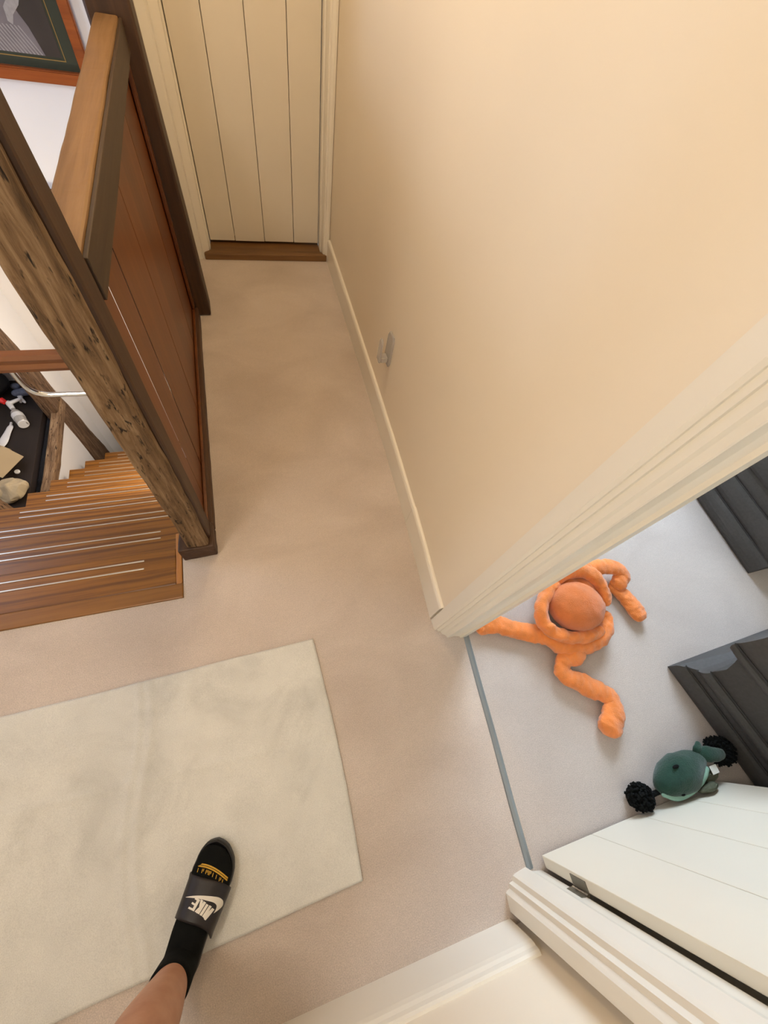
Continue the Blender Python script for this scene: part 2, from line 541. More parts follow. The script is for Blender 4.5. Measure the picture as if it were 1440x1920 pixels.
# end wall with the boarded door
we = merge([box_mesh(-0.36, -0.185, 2.69, 2.80, 0, CEIL), box_mesh(-0.185, 0.53, 2.69, 2.80, 1.98, CEIL), box_mesh(0.53, 0.66, 2.69, 2.80, 0, CEIL)])
struct(link('wall_end', we, 'wall'), 'cream wall around the boarded door', 'wall')
struct(box('wall_end_backing', -0.36, 0.66, 2.86, 2.92, 0, CEIL, 'wall'), 'wall of the cupboard behind the boarded door', 'wall')
struct(box('wall_return', -0.36, -0.28, 2.26, YF, -0.05, CEIL, 'stairwall'), 'white return wall behind the dark post', 'wall')
# stairwell
struct(box('wall_far', XL, -0.28, YF, YF + 0.08, LOW, CEIL, 'stairwall'), 'white stairwell wall behind the framed picture', 'wall')
struct(box('wall_stair', -0.374, -0.30, 0.82, YF, LOW, -0.03, 'stairwall'), 'white wall below the panelling beside the stairs', 'wall')
struct(box('wall_under_landing', XL, -0.30, 0.42, 0.50, LOW, -0.06, 'stairwall'), 'wall under the landing', 'wall')
struct(box('trim_9', -1.425, -0.30, 0.50, 0.545, -0.26, -0.07, 'oak_riser'), 'timber trimmer below the landing edge', 'trim')


def wall_with_window(name, axis, pos, th, a0, a1, z0, z1, w, mat, label):
    """axis 'x': a wall in the plane x = pos running along y; w = (a_lo, a_hi, z_lo, z_hi)"""
    L = []
    for (p, q, r, s) in ((a0, w[0], z0, z1), (w[1], a1, z0, z1), (w[0], w[1], z0, w[2]), (w[0], w[1], w[3], z1)):
        L.append((pos, pos + th, p, q, r, s) if axis == 'x' else (p, q, pos, pos + th, r, s))
    struct(link(name, boxes_mesh(L), mat), label, 'wall')


wall_with_window('wall_left', 'x', XL - 0.08, 0.08, YB - 0.06, YF + 0.08, LOW, CEIL, (1.05, 2.05, 0.55, 1.55), 'stairwall', 'white outer wall on the left of the stairwell')
wall_with_window('wall_bedroom', 'y', 2.40, 0.08, 0.60, 3.7, 0, CEIL, (1.35, 2.75, 0.75, 1.95), 'wall', 'window wall of the room on the right')
struct(box('wall_bedroom_side', 3.6, 3.68, -0.80, 2.48, 0, CEIL, 'wall'), 'far wall of the room on the right', 'wall')
struct(box('wall_bedroom_back', 0.66, 3.68, -0.72, -0.655, 0, CEIL, 'wall'), 'wall behind the open white door', 'wall')


def window(name, axis, pos, a0, a1, z0, z1, label):
    e = empty(name, (pos, (a0 + a1) / 2, z0) if axis == 'x' else ((a0 + a1) / 2, pos, z0))
    struct(e, label, 'window')
    t = 0.05
    mid = (a0 + a1) / 2
    for (p, q, r, s) in ((a0, a0 + t, z0, z1), (a1 - t, a1, z0, z1), (a0 + t, a1 - t, z0, z0 + t), (a0 + t, a1 - t, z1 - t, z1), (mid - 0.02, mid + 0.02, z0 + t, z1 - t)):
        if axis == 'x': box('window_frame', pos - 0.06, pos - 0.02, p, q, r, s, 'frame_win', e, 0.004)
        else: box('window_frame', p, q, pos + 0.02, pos + 0.06, r, s, 'frame_win', e, 0.004)
    for (p, q) in ((a0 + t, mid - 0.02), (mid + 0.02, a1 - t)):
        if axis == 'x': box('pane', pos - 0.042, pos - 0.038, p, q, z0 + t, z1 - t, 'glass', e)
        else: box('pane', p, q, pos + 0.038, pos + 0.042, z0 + t, z1 - t, 'glass', e)


window('window_1', 'x', XL, 1.05, 2.05, 0.55, 1.55, 'white framed stairwell window')
window('window_2', 'y', 2.40, 1.35, 2.75, 0.75, 1.95, 'white framed window of the room on the right')


# baseboards
def base_profile(h, t=0.016):
    # (outward offset, z); rounded top edge
    return [(0, 0), (t, 0), (t, h - 0.016), (t - 0.002, h - 0.008), (t - 0.006, h - 0.002), (t - 0.011, h), (0, h)]


def sweep_profile(path, prof, side):
    """path = list of (x, y) along the wall face; prof = (offset, z); side = outward normal (unit 2D) per point"""
    rings = []
    for (x, y), (nx, ny) in zip(path, side):
        rings.append([(x + nx * o, y + ny * o, z) for o, z in prof])
    return loft(rings)


def bow_x(y):
    for (y0, x0), (y1, x1) in zip(BOW, BOW[1:]):
        if y0 <= y <= y1: return x0 + (x1 - x0) * (y - y0) / (y1 - y0)
    return BOW[0][1] if y < BOW[0][0] else BOW[-1][1]


bb = empty('baseboard_right', (0.54, 1.4, 0)); struct(bb, 'cream baseboard along the right corridor wall', 'baseboard')
for (y0, y1, h) in ((0.272, 0.70, 0.143), (0.7015, 2.655, 0.137)):
    ys = [y0 + (y1 - y0) * k / 10 for k in range(11)]
    link('baseboard_length', sweep_profile([(bow_x(y) + WOFF, y) for y in ys], base_profile(h), [(-1, 0)] * 11), 'gloss', bb)
struct(link('baseboard_back', sweep_profile([(XL, YB), (0.492, YB)], [(0, 0), (0.018, 0), (0.018, 0.13), (0.016, 0.145), (0.012, 0.155), (0.010, 0.168), (0.006, 0.175), (0, 0.176)], [(0, 1)] * 2), 'gloss'),
       'cream moulded baseboard along the bottom wall', 'baseboard')

# door frame in the right wall: moulded architraves, jamb linings and stops
ARCH_UP = [(0.562, 0.268), (0.526, 0.264), (0.5255, 0.228), (0.531, 0.222), (0.537, 0.222), (0.541, 0.213), (0.549, 0.213), (0.554, 0.200), (0.562, 0.196), (0.569, 0.186), (0.569, 0.183), (0.60, 0.183), (0.60, 0.235), (0.568, 0.235)]
ARCH_LO = [(0.562, -0.632), (0.500, -0.624), (0.503, -0.581), (0.510, -0.577), (0.518, -0.574), (0.522, -0.563), (0.535, -0.561), (0.541, -0.550), (0.552, -0.547), (0.590, -0.543), (0.594, -0.548), (0.594, -0.60), (0.562, -0.60)]
tf = empty('trim_1', (0.59, 0.2, 0)); struct(tf, 'moulded cream door frame at the near end of the right wall', 'trim')
link('architrave', prism(ARCH_UP, 0, 2.03), 'gloss', tf)
link('jamb_lining', prism([(0.60, 0.183), (0.618, 0.178), (0.622, 0.170), (0.645, 0.170), (0.649, 0.178), (0.672, 0.178), (0.672, 0.235), (0.60, 0.235)], 0, 2.03), 'gloss', tf)
tf2 = empty('trim_2', (0.56, -0.58, 0)); struct(tf2, 'moulded cream door frame beside the open white door', 'trim')
link('architrave', prism(ARCH_LO, 0, 2.03), 'gloss', tf2)
link('jamb_lining', prism([(0.594, -0.552), (0.613, -0.560), (0.640, -0.566), (0.642, -0.60), (0.594, -0.60)], 0, 2.03), 'gloss', tf2)
struct(box('trim_3', 0.53, 0.672, -0.60, 0.235, 2.03, 2.05, 'gloss'), 'cream head lining above the doorway', 'trim')

# frame of the end door
for nm, ol, lab in (('trim_4', [(-0.30, 2.69), (-0.30, 2.668), (-0.285, 2.66), (-0.262, 2.66), (-0.256, 2.666), (-0.25, 2.66), (-0.215, 2.662), (-0.208, 2.668), (-0.200, 2.664), (-0.19, 2.672), (-0.165, 2.690), (-0.163, 2.72), (-0.156, 2.725), (-0.156, 2.775), (-0.168, 2.80), (-0.185, 2.80), (-0.185, 2.69)], 'cream moulded frame left of the boarded door'),
                    ('trim_5', [(0.563, 2.69), (0.563, 2.662), (0.552, 2.66), (0.540, 2.664), (0.535, 2.672), (0.528, 2.672), (0.522, 2.69), (0.520, 2.72), (0.513, 2.725), (0.513, 2.775), (0.525, 2.80), (0.53, 2.80), (0.53, 2.69)], 'cream moulded frame right of the boarded door')):
    struct(link(nm, prism(ol, 0.0, 2.0), 'gloss'), lab, 'trim')
struct(link('trim_6', merge([box_mesh(-0.196, 0.548, 2.655, 2.70, 0.0, 0.038, 0.006), box_mesh(-0.156, 0.513, 2.69, 2.86, 0.0, 0.036, 0.002)]), 'thresh'), 'oak threshold at the foot of the boarded door', 'trim')

# boarded end door
d1 = empty('door_1', (0.18, 2.785, 0.05)); struct(d1, 'cream boarded door at the end of the corridor', 'door')
edges = [-0.154, -0.006, 0.172, 0.354, 0.511]
for a, b_, dy in zip(edges, edges[1:], (0.002, 0.0, 0.003, 0.001)):
    link('plank', box_mesh(a + 0.0012, b_ - 0.0012, 2.770 + dy, 2.800 + dy, 0.052, 1.975, 0.0035), 'doorp', d1)
for z in (0.28, 1.0, 1.7):
    box('ledge_rail', -0.13, 0.49, 2.8035, 2.825, z, z + 0.11, 'doorp', d1, 0.003)

# open white door of the room
d2 = empty('door_2', (1.02, -0.55, 0)); struct(d2, 'white boarded door standing open into the room', 'door')
edges = [0.650, 0.843, 1.032, 1.216, 1.40]
for a, b_ in zip(edges, edges[1:]):
    link('plank', box_mesh(a + 0.0004, b_ - 0.0004, -0.562, -0.528, 0.012, 1.99, 0.0028), 'doorw', d2)
for z in (0.25, 1.0, 1.7):
    box('ledge_rail', 0.68, 1.37, -0.584, -0.5625, z, z + 0.11, 'doorw', d2, 0.003)
# hinge: two leaves and five knuckles
hg = link('hinge', merge([box_mesh(0.6485, 0.6502, -0.561, -0.536, 0.165, 0.238), box_mesh(0.617, 0.6415, -0.5645, -0.5625, 0.165, 0.238)]), 'hinge', d2)
for k in range(5):
    z = 0.165 + k * 0.0147
    link('knuckle', tube([(0.6455, -0.5655, z + 0.0008), (0.6455, -0.5655, z + 0.0138)], 0.0042, 10, sub=1, up=(1, 0, 0), round_ends=False), 'alu', hg)

# metal strip where the carpets meet
sp = [(0.648, 0.178), (0.636, 0.0), (0.626, -0.18), (0.612, -0.38), (0.603, -0.552)]
path = catmull([(x, y, 0) for x, y in sp], 5)
rings = []
for p in path:
    rings.append([(p.x - 0.012, p.y, 0.0), (p.x - 0.009, p.y, 0.004), (p.x, p.y, 0.006), (p.x + 0.009, p.y, 0.004), (p.x + 0.012, p.y, 0.0)])
struct(link('trim_7', loft(rings), 'strip'), 'narrow grey metal carpet strip across the doorway', 'trim')

# ---------------------------------------------------------------- staircase
st = empty('staircase', (-0.9, 1.7, LOW))
tag(st, 'brown oak staircase going down with paired metal strips on its treads', 'staircase')
RISE, GOING, NOSE0 = 0.2, 0.2235, 0.75
XR, XLs = -0.382, -1.41
for k in range(12):
    z = -RISE * k
    yn = NOSE0 + GOING * k
    if yn > YF - 0.02: break
    xl = XLs if k < 8 else (-1.36 if k == 8 else -1.24)
    if k == 0: xl = XL + 0.004
    y0 = 0.60 if k == 0 else yn - GOING - 0.03
    xr = -0.384
    t = link('tread', box_mesh(xl, xr - (0.016 if k == 0 else 0), y0, yn, z - 0.032, z, 0.004), 'oak_tread', st)
    if k:
        box('riser', xl + 0.012, xr, yn - GOING - 0.035, yn - GOING - 0.021, z, z + RISE - 0.032, 'oak_riser', st, 0.001)
    x1 = (-0.511 if k == 0 else (-0.512 if k == 1 else -0.50))
    for dy in (0.066, 0.034):
        link('metal_strip', box_mesh(xl + 0.10 + (0.25 if k == 0 else 0), x1, yn - dy - 0.0028, yn - dy + 0.0028, z - 0.001, z + 0.0022, 0.001), 'alu', t)
link('landing_nosing', box_mesh(XL + 0.004, -0.3765, 0.5425, 0.5995, -0.03, 0.006, 0.004), 'oak_riser', st)
link('end_piece', rough_box_mesh(-0.3995, -0.379, 0.6005, 0.812, -0.05, 0.003, (2, 12, 2), 0.002, 30, bev=0.003, axis='y'), 'oak_end', st)
# closed left string
sv = []
link('string_board', mesh_of(
    [(-1.432, 0.6, -0.03), (-1.432, 2.91, -2.10), (-1.432, 2.91, -2.38), (-1.432, 0.6, -0.35), (-1.412, 0.6, -0.03), (-1.412, 2.91, -2.10), (-1.412, 2.91, -2.38), (-1.412, 0.6, -0.35)],
    [(0, 1, 2, 3), (4, 7, 6, 5), (0, 4, 5, 1), (1, 5, 6, 2), (2, 6, 7, 3), (3, 7, 4, 0)]), 'oak_riser', st)

# ---------------------------------------------------------------- posts, handrail, panelling
np_ = empty('newel_post', (-0.30, 0.75, 0)); tag(np_, 'weathered rough oak post nearest the camera beside the top stair', 'post')
link('weathered_face', rough_box_mesh(-0.337, -0.260, 0.698, 0.728, 0.087, CEIL - 0.004, (5, 3, 110), 0.006, 9, bev=0.009), 'post', np_)
link('shaft', rough_box_mesh(-0.334, -0.254, 0.729, 0.800, 0.087, CEIL - 0.004, (3, 3, 90), 0.003, 6, bev=0.007, seed=4), 'darkpost', np_)
link('foot_block', rough_box_mesh(-0.370, -0.247, 0.690, 0.80, 0.0, 0.088, (6, 6, 4), 0.004, 16, bev=0.006), 'darkbeam', np_)
fp = link('dark_post', rough_box_mesh(-0.330, -0.192, 2.135, 2.255, 0.0, CEIL - 0.004, (3, 3, 60), 0.0025, 5, lean=(-0.045, 0.0), bev=0.008, seed=3), 'darkpost')
tag(fp, 'dark brown square oak post at the far end of the panelling', 'post')

hre = empty('handrail', (-0.29, 1.47, 1.0)); tag(hre, 'tan oak handrail with a dark side joining the two posts', 'handrail')
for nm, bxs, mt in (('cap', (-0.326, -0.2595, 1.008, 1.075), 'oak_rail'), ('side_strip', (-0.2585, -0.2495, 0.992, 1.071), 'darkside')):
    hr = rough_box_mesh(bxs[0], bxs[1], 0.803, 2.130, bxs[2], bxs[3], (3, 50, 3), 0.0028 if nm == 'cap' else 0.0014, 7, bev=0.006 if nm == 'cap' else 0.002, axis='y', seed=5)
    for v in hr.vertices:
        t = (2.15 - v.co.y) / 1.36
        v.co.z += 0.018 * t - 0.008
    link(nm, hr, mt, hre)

sb = link('floor_beam', rough_box_mesh(-0.338, -0.249, 0.801, 2.133, 0.0, 0.055, (4, 60, 3), 0.003, 9, bev=0.006, axis='y', seed=8), 'darkbeam')
tag(sb, 'dark low beam on the carpet edge beneath the panelling', 'beam')
pn = empty('panelling', (-0.29, 1.45, 0.057)); tag(pn, 'red-brown vertical board panelling under the handrail', 'panelling')
ys = [0.803] + [0.94 + 0.147 * k for k in range(8)] + [2.131]
for i, (a, b_) in enumerate(zip(ys, ys[1:])):
    dx = random.uniform(-0.0008, 0.0008)
    # the first boards are scarfed with open joints, the others butt together
    sa, ga = (0.0604, 0.0018) if i in (1, 2) else (0.0, 0.0002)
    sb_, gb_ = (0.0604, 0.0018) if i in (0, 1) else (0.0, 0.0002)
    xf, xb = -0.278 + dx, -0.296 + dx
    me = prism([(xf, a + ga), (xf, b_ - gb_), (xb, b_ + sb_ - gb_), (xb, a + sa + ga)], 0.058, 0.985)
    link('board', me, 'panel', pn)
link('bottom_bead', box_mesh(-0.276, -0.264, 0.803, 2.131, 0.059, 0.071, 0.003), 'panel', pn)
link('end_batten', box_mesh(-0.275, -0.262, 2.09, 2.131, 0.072, 0.983, 0.003), 'panel', pn)

# bar with a chrome bracket fixed to the post
sbar = empty('safety_bar', (-0.34, 0.745, 0.82)); tag(sbar, 'red-brown wooden bar with chrome bracket fixed to the rough post', 'bar')
brs = []
prof = [(-0.014, 0.0), (-0.016, 0.008), (-0.011, 0.016), (-0.013, 0.026), (-0.008, 0.033), (0.008, 0.033), (0.013, 0.026), (0.011, 0.016), (0.016, 0.008), (0.014, 0.0)]
for x in (-0.338, -0.6, -0.95, -1.0):
    brs.append([(x, 0.752 + a * (1 if x > -0.99 else 0.7), 0.899 + h) for a, h in prof])
link('wooden_bar', loft(brs), 'rail2', sbar)
link('chrome_bracket', tube([(-0.338, 0.752, 0.822), (-0.40, 0.752, 0.824), (-0.430, 0.752, 0.826), (-0.450, 0.752, 0.838), (-0.456, 0.752, 0.862), (-0.456, 0.752, 0.897)], 0.0052, 14, sub=6, up=(0, 1, 0), round_ends=False), 'chrome', sbar)
link('mounting_plate', box_mesh(-0.3455, -0.338, 0.733, 0.772, 0.745, 0.835, 0.002), 'dark', sbar)

# ---------------------------------------------------------------- stairwell: timbers, ledge
tsm = rough_box_mesh(-1.565, -1.474, 2.548, 2.640, -2.45, 0.45, (4, 4, 70), 0.006, 8, bev=0.012, seed=11)
for v in tsm.vertices:
    k = max(0.0, min(2.0, (-0.40 - v.co.z))) * 0.137
    v.co.y += k * max(0, (v.co.y - 2.548) / 0.092)
tp = link('timber_stud', tsm, 'timber')
tag(tp, 'old rough timber stud standing at the far end of the dark ledge', 'timber')
def yz_solid(pts, x0, x1):
    n = len(pts)
    return mesh_of([(x0, y, z) for y, z in pts] + [(x1, y, z) for y, z in pts], [tuple(range(n)), tuple(reversed(range(n, 2 * n)))] + [(i, (i + 1) % n, n + (i + 1) % n, n + i) for i in range(n)])
struct(link('wall_pier', yz_solid([(2.635, CEIL), (2.635, -0.40), (2.845, -1.95), (2.90, -2.45), (2.90, LOW), (YF, LOW), (YF, CEIL)], -1.56, -1.480), 'stairwall'), 'cream plaster strip between the timber stud and the far wall', 'wall')
stub = link('timber_stub', rough_box_mesh(-1.345, -1.265, 2.845, 2.916, -2.2, -1.71, (3, 3, 10), 0.008, 9, bev=0.012, seed=17), 'timber')
tag(stub, 'short dark timber stub where the stairs meet the far wall', 'timber')
# half wall with the dark ledge beside the stairs
struct(box('wall_half', -1.55, -1.480, 1.566, 2.556, LOW, -1.168, 'stairwall'), 'cream half wall between the stairs and the dark ledge', 'wall')
lg = empty('dark_ledge', (-1.9, 2.2, -1.165)); tag(lg, 'black-brown timber ledge beside the stairs with clutter on it', 'ledge')
link('top', box_mesh(XL + 0.003, -1.575, 1.57, 2.915, -1.16, -1.095, 0.003), 'ledge', lg)
ev = rough_box_mesh(-1.520, -1.452, 1.57, 2.70, -1.165, -1.088, (3, 60, 3), 0.007, 7, bev=0.010, axis='y', seed=21)
for v in ev.vertices:
    s = (v.co.y - 2.10) / 0.6
    v.co.x += 0.016 * (1 - s * s) - 0.012
link('waney_edge', ev, 'ledge_edge', lg)
lt = link('near_timber', rough_box_mesh(-1.62, -1.465, 1.42, 1.56, LOW, -0.62, (4, 4, 40), 0.009, 8, bev=0.014, seed=25), 'timber')
tag(lt, 'rough timber stump at the left edge beside the stairs', 'timber')
dt = link('wall_beam', rough_box_mesh(-1.25, -0.45, 2.875, 2.915, 0.14, 0.215, (30, 2, 3), 0.005, 8, bev=0.008, axis='x', seed=27), 'darkpost')
tag(dt, 'dark horizontal beam low on the picture wall', 'beam')

# clutter on the ledge (top at z = -1.095)
ZT = -1.093
# spray bottle lying on its side
spb = empty('spray_bottle', (-1.67, 2.54, ZT)); tag(spb, 'clear spray bottle with a red nozzle lying on the dark ledge', 'bottle')
ax = Vector((0.105, -0.19, 0)).normalized()
def sp_pt(t, h=0.036): return Vector((-1.745, 2.585, ZT + h)) + ax * t
link('bottle_body', tube([sp_pt(0.0), sp_pt(0.02), sp_pt(0.05), sp_pt(0.12), sp_pt(0.165), sp_pt(0.17)], [0.013, 0.014, 0.030, 0.035, 0.034, 0.030], 20, sub=4, round_ends=False), 'clear', spb)
link('bottle_base', tube([sp_pt(0.1715), sp_pt(0.182)], 0.033, 20, sub=1, round_ends=False), 'white_pl', spb)
link('spray_head', merge([tube([sp_pt(-0.06, 0.04), sp_pt(-0.002, 0.036)], [0.020, 0.015], 14, sub=1), tube([sp_pt(-0.05, 0.045), sp_pt(-0.05, 0.045) + Vector((0.06, 0.04, 0.0))], [0.014, 0.011], 12, sub=1)]), 'white_pl', spb)
link('nozzle', merge([tube([sp_pt(-0.064, 0.045) + Vector((-0.012, -0.01, 0.01)), sp_pt(-0.075, 0.05) + Vector((-0.03, 0.0, 0.012))], [0.017, 0.022], 8, sub=1, round_ends=False)]), 'red', spb)
link('label_sleeve', tube([sp_pt(0.075), sp_pt(0.115)], [0.0368, 0.0372], 20, sub=1, round_ends=False), 'white_pl', spb)
# small grey toy animal lying beside it
ty = empty('toy_animal', (-1.670, 2.755, ZT)); tag(ty, 'small grey-blue toy animal lying behind the spray bottle', 'toy')
link('body', merge([tube([(-1.750, 2.745, ZT + 0.03), (-1.700, 2.750, ZT + 0.034), (-1.640, 2.755, ZT + 0.03)], [0.026, 0.030, 0.026], 12), ellipsoid((-1.765, 2.820, ZT + 0.028), (0.03, 0.024, 0.022))]), 'toy_grey', ty, smooth=True)
for a, b_ in (((-1.740, 2.735, ZT + 0.02), (-1.695, 2.670, ZT + 0.011)), ((-1.720, 2.735, ZT + 0.02), (-1.720, 2.675, ZT + 0.011)), ((-1.645, 2.745, ZT + 0.022), (-1.585, 2.685, ZT + 0.012)), ((-1.640, 2.760, ZT + 0.022), (-1.585, 2.820, ZT + 0.012))):
    link('leg', tube([a, b_], [0.012, 0.010], 8, sub=2), 'white_pl', ty, smooth=True)
# pale brush handle, wire stand, lid, box, paper bag, black bag, jeans
bh = empty('brush', (-1.76, 2.38, ZT)); tag(bh, 'pale blue-white flat brush handle in front of the spray bottle', 'brush')
link('handle', tube([(-1.795, 2.260, ZT + 0.009), (-1.780, 2.305, ZT + 0.009), (-1.765, 2.385, ZT + 0.009), (-1.755, 2.435, ZT + 0.009)], [0.025, 0.030, 0.022, 0.020], 14, flat=0.25), 'white_pl', bh, smooth=True)
link('neck', tube([(-1.755, 2.445, ZT + 0.008), (-1.755, 2.475, ZT + 0.008)], 0.008, 8, sub=1), 'white_pl', bh)
sl = link('small_lid', merge([tube([(-1.665, 2.035, ZT), (-1.665, 2.035, ZT + 0.009)], 0.016, 16, sub=1, round_ends=False), tube([(-1.665, 2.035, ZT + 0.009), (-1.665, 2.035, ZT + 0.012)], [0.016, 0.012], 16, sub=1, round_ends=False)]), 'white_pl')
tag(sl, 'small round white lid on the dark ledge', 'lid')
bx = empty('cardboard_box', (-1.76, 2.12, ZT)); tag(bx, 'tan cardboard box with an open flap on the ledge', 'box')
def rotbox(x, y, z0, z1, sx, sy, ang, tilt=0.0):
    me = box_mesh(-sx / 2, sx / 2, -sy / 2, sy / 2, 0, z1 - z0, 0.002)
    me.transform(Matrix.Translation((x, y, z0)) @ Matrix.Rotation(ang, 4, 'Z') @ Matrix.Rotation(tilt, 4, 'Y'))
    return me
link('carton', rotbox(-1.80, 2.11, ZT, ZT + 0.10, 0.17, 0.22, -0.55), 'card', bx)
link('flap', rotbox(-1.70, 2.055, ZT + 0.098, ZT + 0.101, 0.13, 0.19, -0.55, 0.45), 'card', bx)
wb = link('white_carton', rotbox(-1.85, 2.185, ZT + 0.101, ZT + 0.141, 0.16, 0.12, -0.6), 'white_pl')
tag(wb, 'flat white carton lying on the cardboard box', 'carton')
# crumpled paper bag
bgm = ellipsoid((-1.655, 1.85, ZT + 0.055), (0.095, 0.085, 0.055), 36, 24)
for v in bgm.vertices:
    q = v.co.copy()
    d = noise.noise_vector(q * 14) * 0.028 + noise.noise_vector(q * 32) * 0.010
    v.co = q + d; v.co.z = max(v.co.z, ZT + 0.001)
pbag = empty('paper_bag', (-1.66, 1.90, ZT)); tag(pbag, 'crumpled beige paper bag beside the rough timber stump', 'bag')
link('sack', bgm, 'paper', pbag)
hm = tube([(-1.69, 1.85, ZT + 0.10), (-1.72, 1.87, ZT + 0.125), (-1.755, 1.85, ZT + 0.11), (-1.74, 1.81, ZT + 0.075)], 0.009, 8, flat=0.5)
link('twisted_top', hm, 'paper', pbag, smooth=True)
bk = ellipsoid((-1.90, 2.79, ZT + 0.10), (0.13, 0.095, 0.10), 24, 16)
for v in bk.vertices:
    v.co += noise.noise_vector(v.co * 9) * 0.02; v.co.z = max(v.co.z, ZT + 0.001)
tag(link('black_bag', bk, 'bagblack', smooth=True), 'slumped black fabric bag at the back of the ledge', 'bag')
jn = ellipsoid((-1.85, 2.79, ZT + 0.245), (0.14, 0.09, 0.028), 30, 14)
for v in jn.vertices: v.co += noise.noise_vector(v.co * 13) * 0.014
tag(link('folded_jeans', jn, 'denim', smooth=True), 'folded blue-grey denim on the black bag', 'clothing')

# ---------------------------------------------------------------- picture on the stairwell wall
pc = empty('framed_picture', (-0.92, 2.89, 0.655)); tag(pc, 'framed black-and-white picture with green mount on the stairwell wall', 'picture')
px0, px1, pz0, pz1 = -1.30, -0.528, 0.650, 1.58
fw = 0.044
def frame_bar(a, b_, c, d):
    # mitred moulding as a prism in xz extruded in y
    V = [(x, y, z) for y in (2.880, 2.917) for x, z in (a, b_, c, d)]
    me = mesh_of(V, [(0, 1, 2, 3), (7, 6, 5, 4), (0, 4, 5, 1), (1, 5, 6, 2), (2, 6, 7, 3), (3, 7, 4, 0)])
    bm = bmesh.new(); bm.from_mesh(me); bmesh.ops.bevel(bm, geom=list(bm.edges), offset=0.005, segments=2, affect='EDGES'); bm.to_mesh(me); bm.free()
    link('frame_side', me, 'frame', pc)
ix0, ix1, iz0, iz1 = px0 + fw, px1 - fw, pz0 + fw, pz1 - fw
frame_bar((px0, pz0), (px1, pz0), (ix1, iz0), (ix0, iz0))
frame_bar((px1, pz0), (px1, pz1), (ix1, iz1), (ix1, iz0))
frame_bar((px1, pz1), (px0, pz1), (ix0, iz1), (ix1, iz1))
frame_bar((px0, pz1), (px0, pz0), (ix0, iz0), (ix0, iz1))
link('mount', box_mesh(ix0, ix1, 2.903, 2.911, iz0, iz1), 'mat_green', pc)
def flat_poly(name, pts, y, mat, parent):
    pts = [(x * 0.976, 1.55 - (1.55 - z) * 0.976) for x, z in pts]
    me = mesh_of([(x, y, z) for x, z in pts] + [(x, y + 0.0008, z) for x, z in pts], [tuple(range(len(pts))), tuple(reversed(range(len(pts), 2 * len(pts))))] + [(i, (i + 1) % len(pts), len(pts) + (i + 1) % len(pts), len(pts) + i) for i in range(len(pts))])
    return link(name, me, mat, parent)
pr = flat_poly('print', [(-1.26, 0.715), (-0.648, 0.715), (-0.648, 1.52), (-1.26, 1.52)], 2.9015, 'print_dark', pc)
flat_poly('gilt_line', [(-1.272, 0.703), (-0.636, 0.703), (-0.636, 0.706), (-1.272, 0.706)], 2.9018, 'goldline', pc)
flat_poly('gilt_line', [(-0.639, 0.706), (-0.636, 0.706), (-0.636, 1.53), (-0.639, 1.53)], 2.9018, 'goldline', pc)
flat_poly('printed_shape', [(-0.89, 0.716), (-0.712, 0.716), (-0.735, 0.80), (-0.765, 0.86), (-0.80, 0.89), (-0.96, 0.90), (-1.10, 0.86), (-1.10, 0.80), (-0.92, 0.79)], 2.9008, 'print_mid', pr)
for k in range(12):
    x = -0.885 + k * 0.0145
    flat_poly('printed_rib', [(x, 0.7165), (x + 0.005, 0.7165), (x - 0.045, 0.80), (x - 0.05, 0.80)], 2.9002, 'print_light', pr)
flat_poly('printed_fold', [(-0.79, 0.80), (-0.775, 0.83), (-0.74, 0.86), (-0.715, 0.90), (-0.72, 0.94), (-0.76, 0.93), (-0.765, 0.885), (-0.80, 0.85), (-0.805, 0.81)], 2.9001, 'print_light', pr)

# ---------------------------------------------------------------- clear hook on the wall
hk = empty('clear_hook', (0.555, 1.33, 0.40)); tag(hk, 'clear plastic adhesive hook low on the cream wall', 'hook')
bx_ = bow_x(1.33) + WOFF
pts = [(1.395, 0.345), (1.395, 0.455), (1.375, 0.478), (1.30, 0.478), (1.285, 0.462), (1.285, 0.345), (1.30, 0.33), (1.38, 0.33)]
pts = [(1.34 + (a - 1.34) * 0.62, b_ * 1.0) for a, b_ in pts]
def yz_prism(pts, x0, x1, bev=0.002):
    n = len(pts)
    me = mesh_of([(x0, y, z) for y, z in pts] + [(x1, y, z) for y, z in pts], [tuple(range(n)), tuple(reversed(range(n, 2 * n)))] + [(i, (i + 1) % n, n + (i + 1) % n, n + i) for i in range(n)])
    bm = bmesh.new(); bm.from_mesh(me); bmesh.ops.bevel(bm, geom=list(bm.edges), offset=bev, segments=2, affect='EDGES'); bm.to_mesh(me); bm.free()
    return me
link('back_plate', yz_prism(pts, bx_ - 0.010, bx_ - 0.0005), 'clear', hk)
link('hook_arm', merge([yz_prism([(1.322, 0.345), (1.358, 0.345), (1.358, 0.372), (1.322, 0.372)], bx_ - 0.040, bx_ - 0.0105, 0.003),
                        yz_prism([(1.320, 0.345), (1.360, 0.345), (1.357, 0.44), (1.350, 0.455), (1.330, 0.455), (1.323, 0.44)], bx_ - 0.050, bx_ - 0.0405, 0.003)]), 'clear', hk)

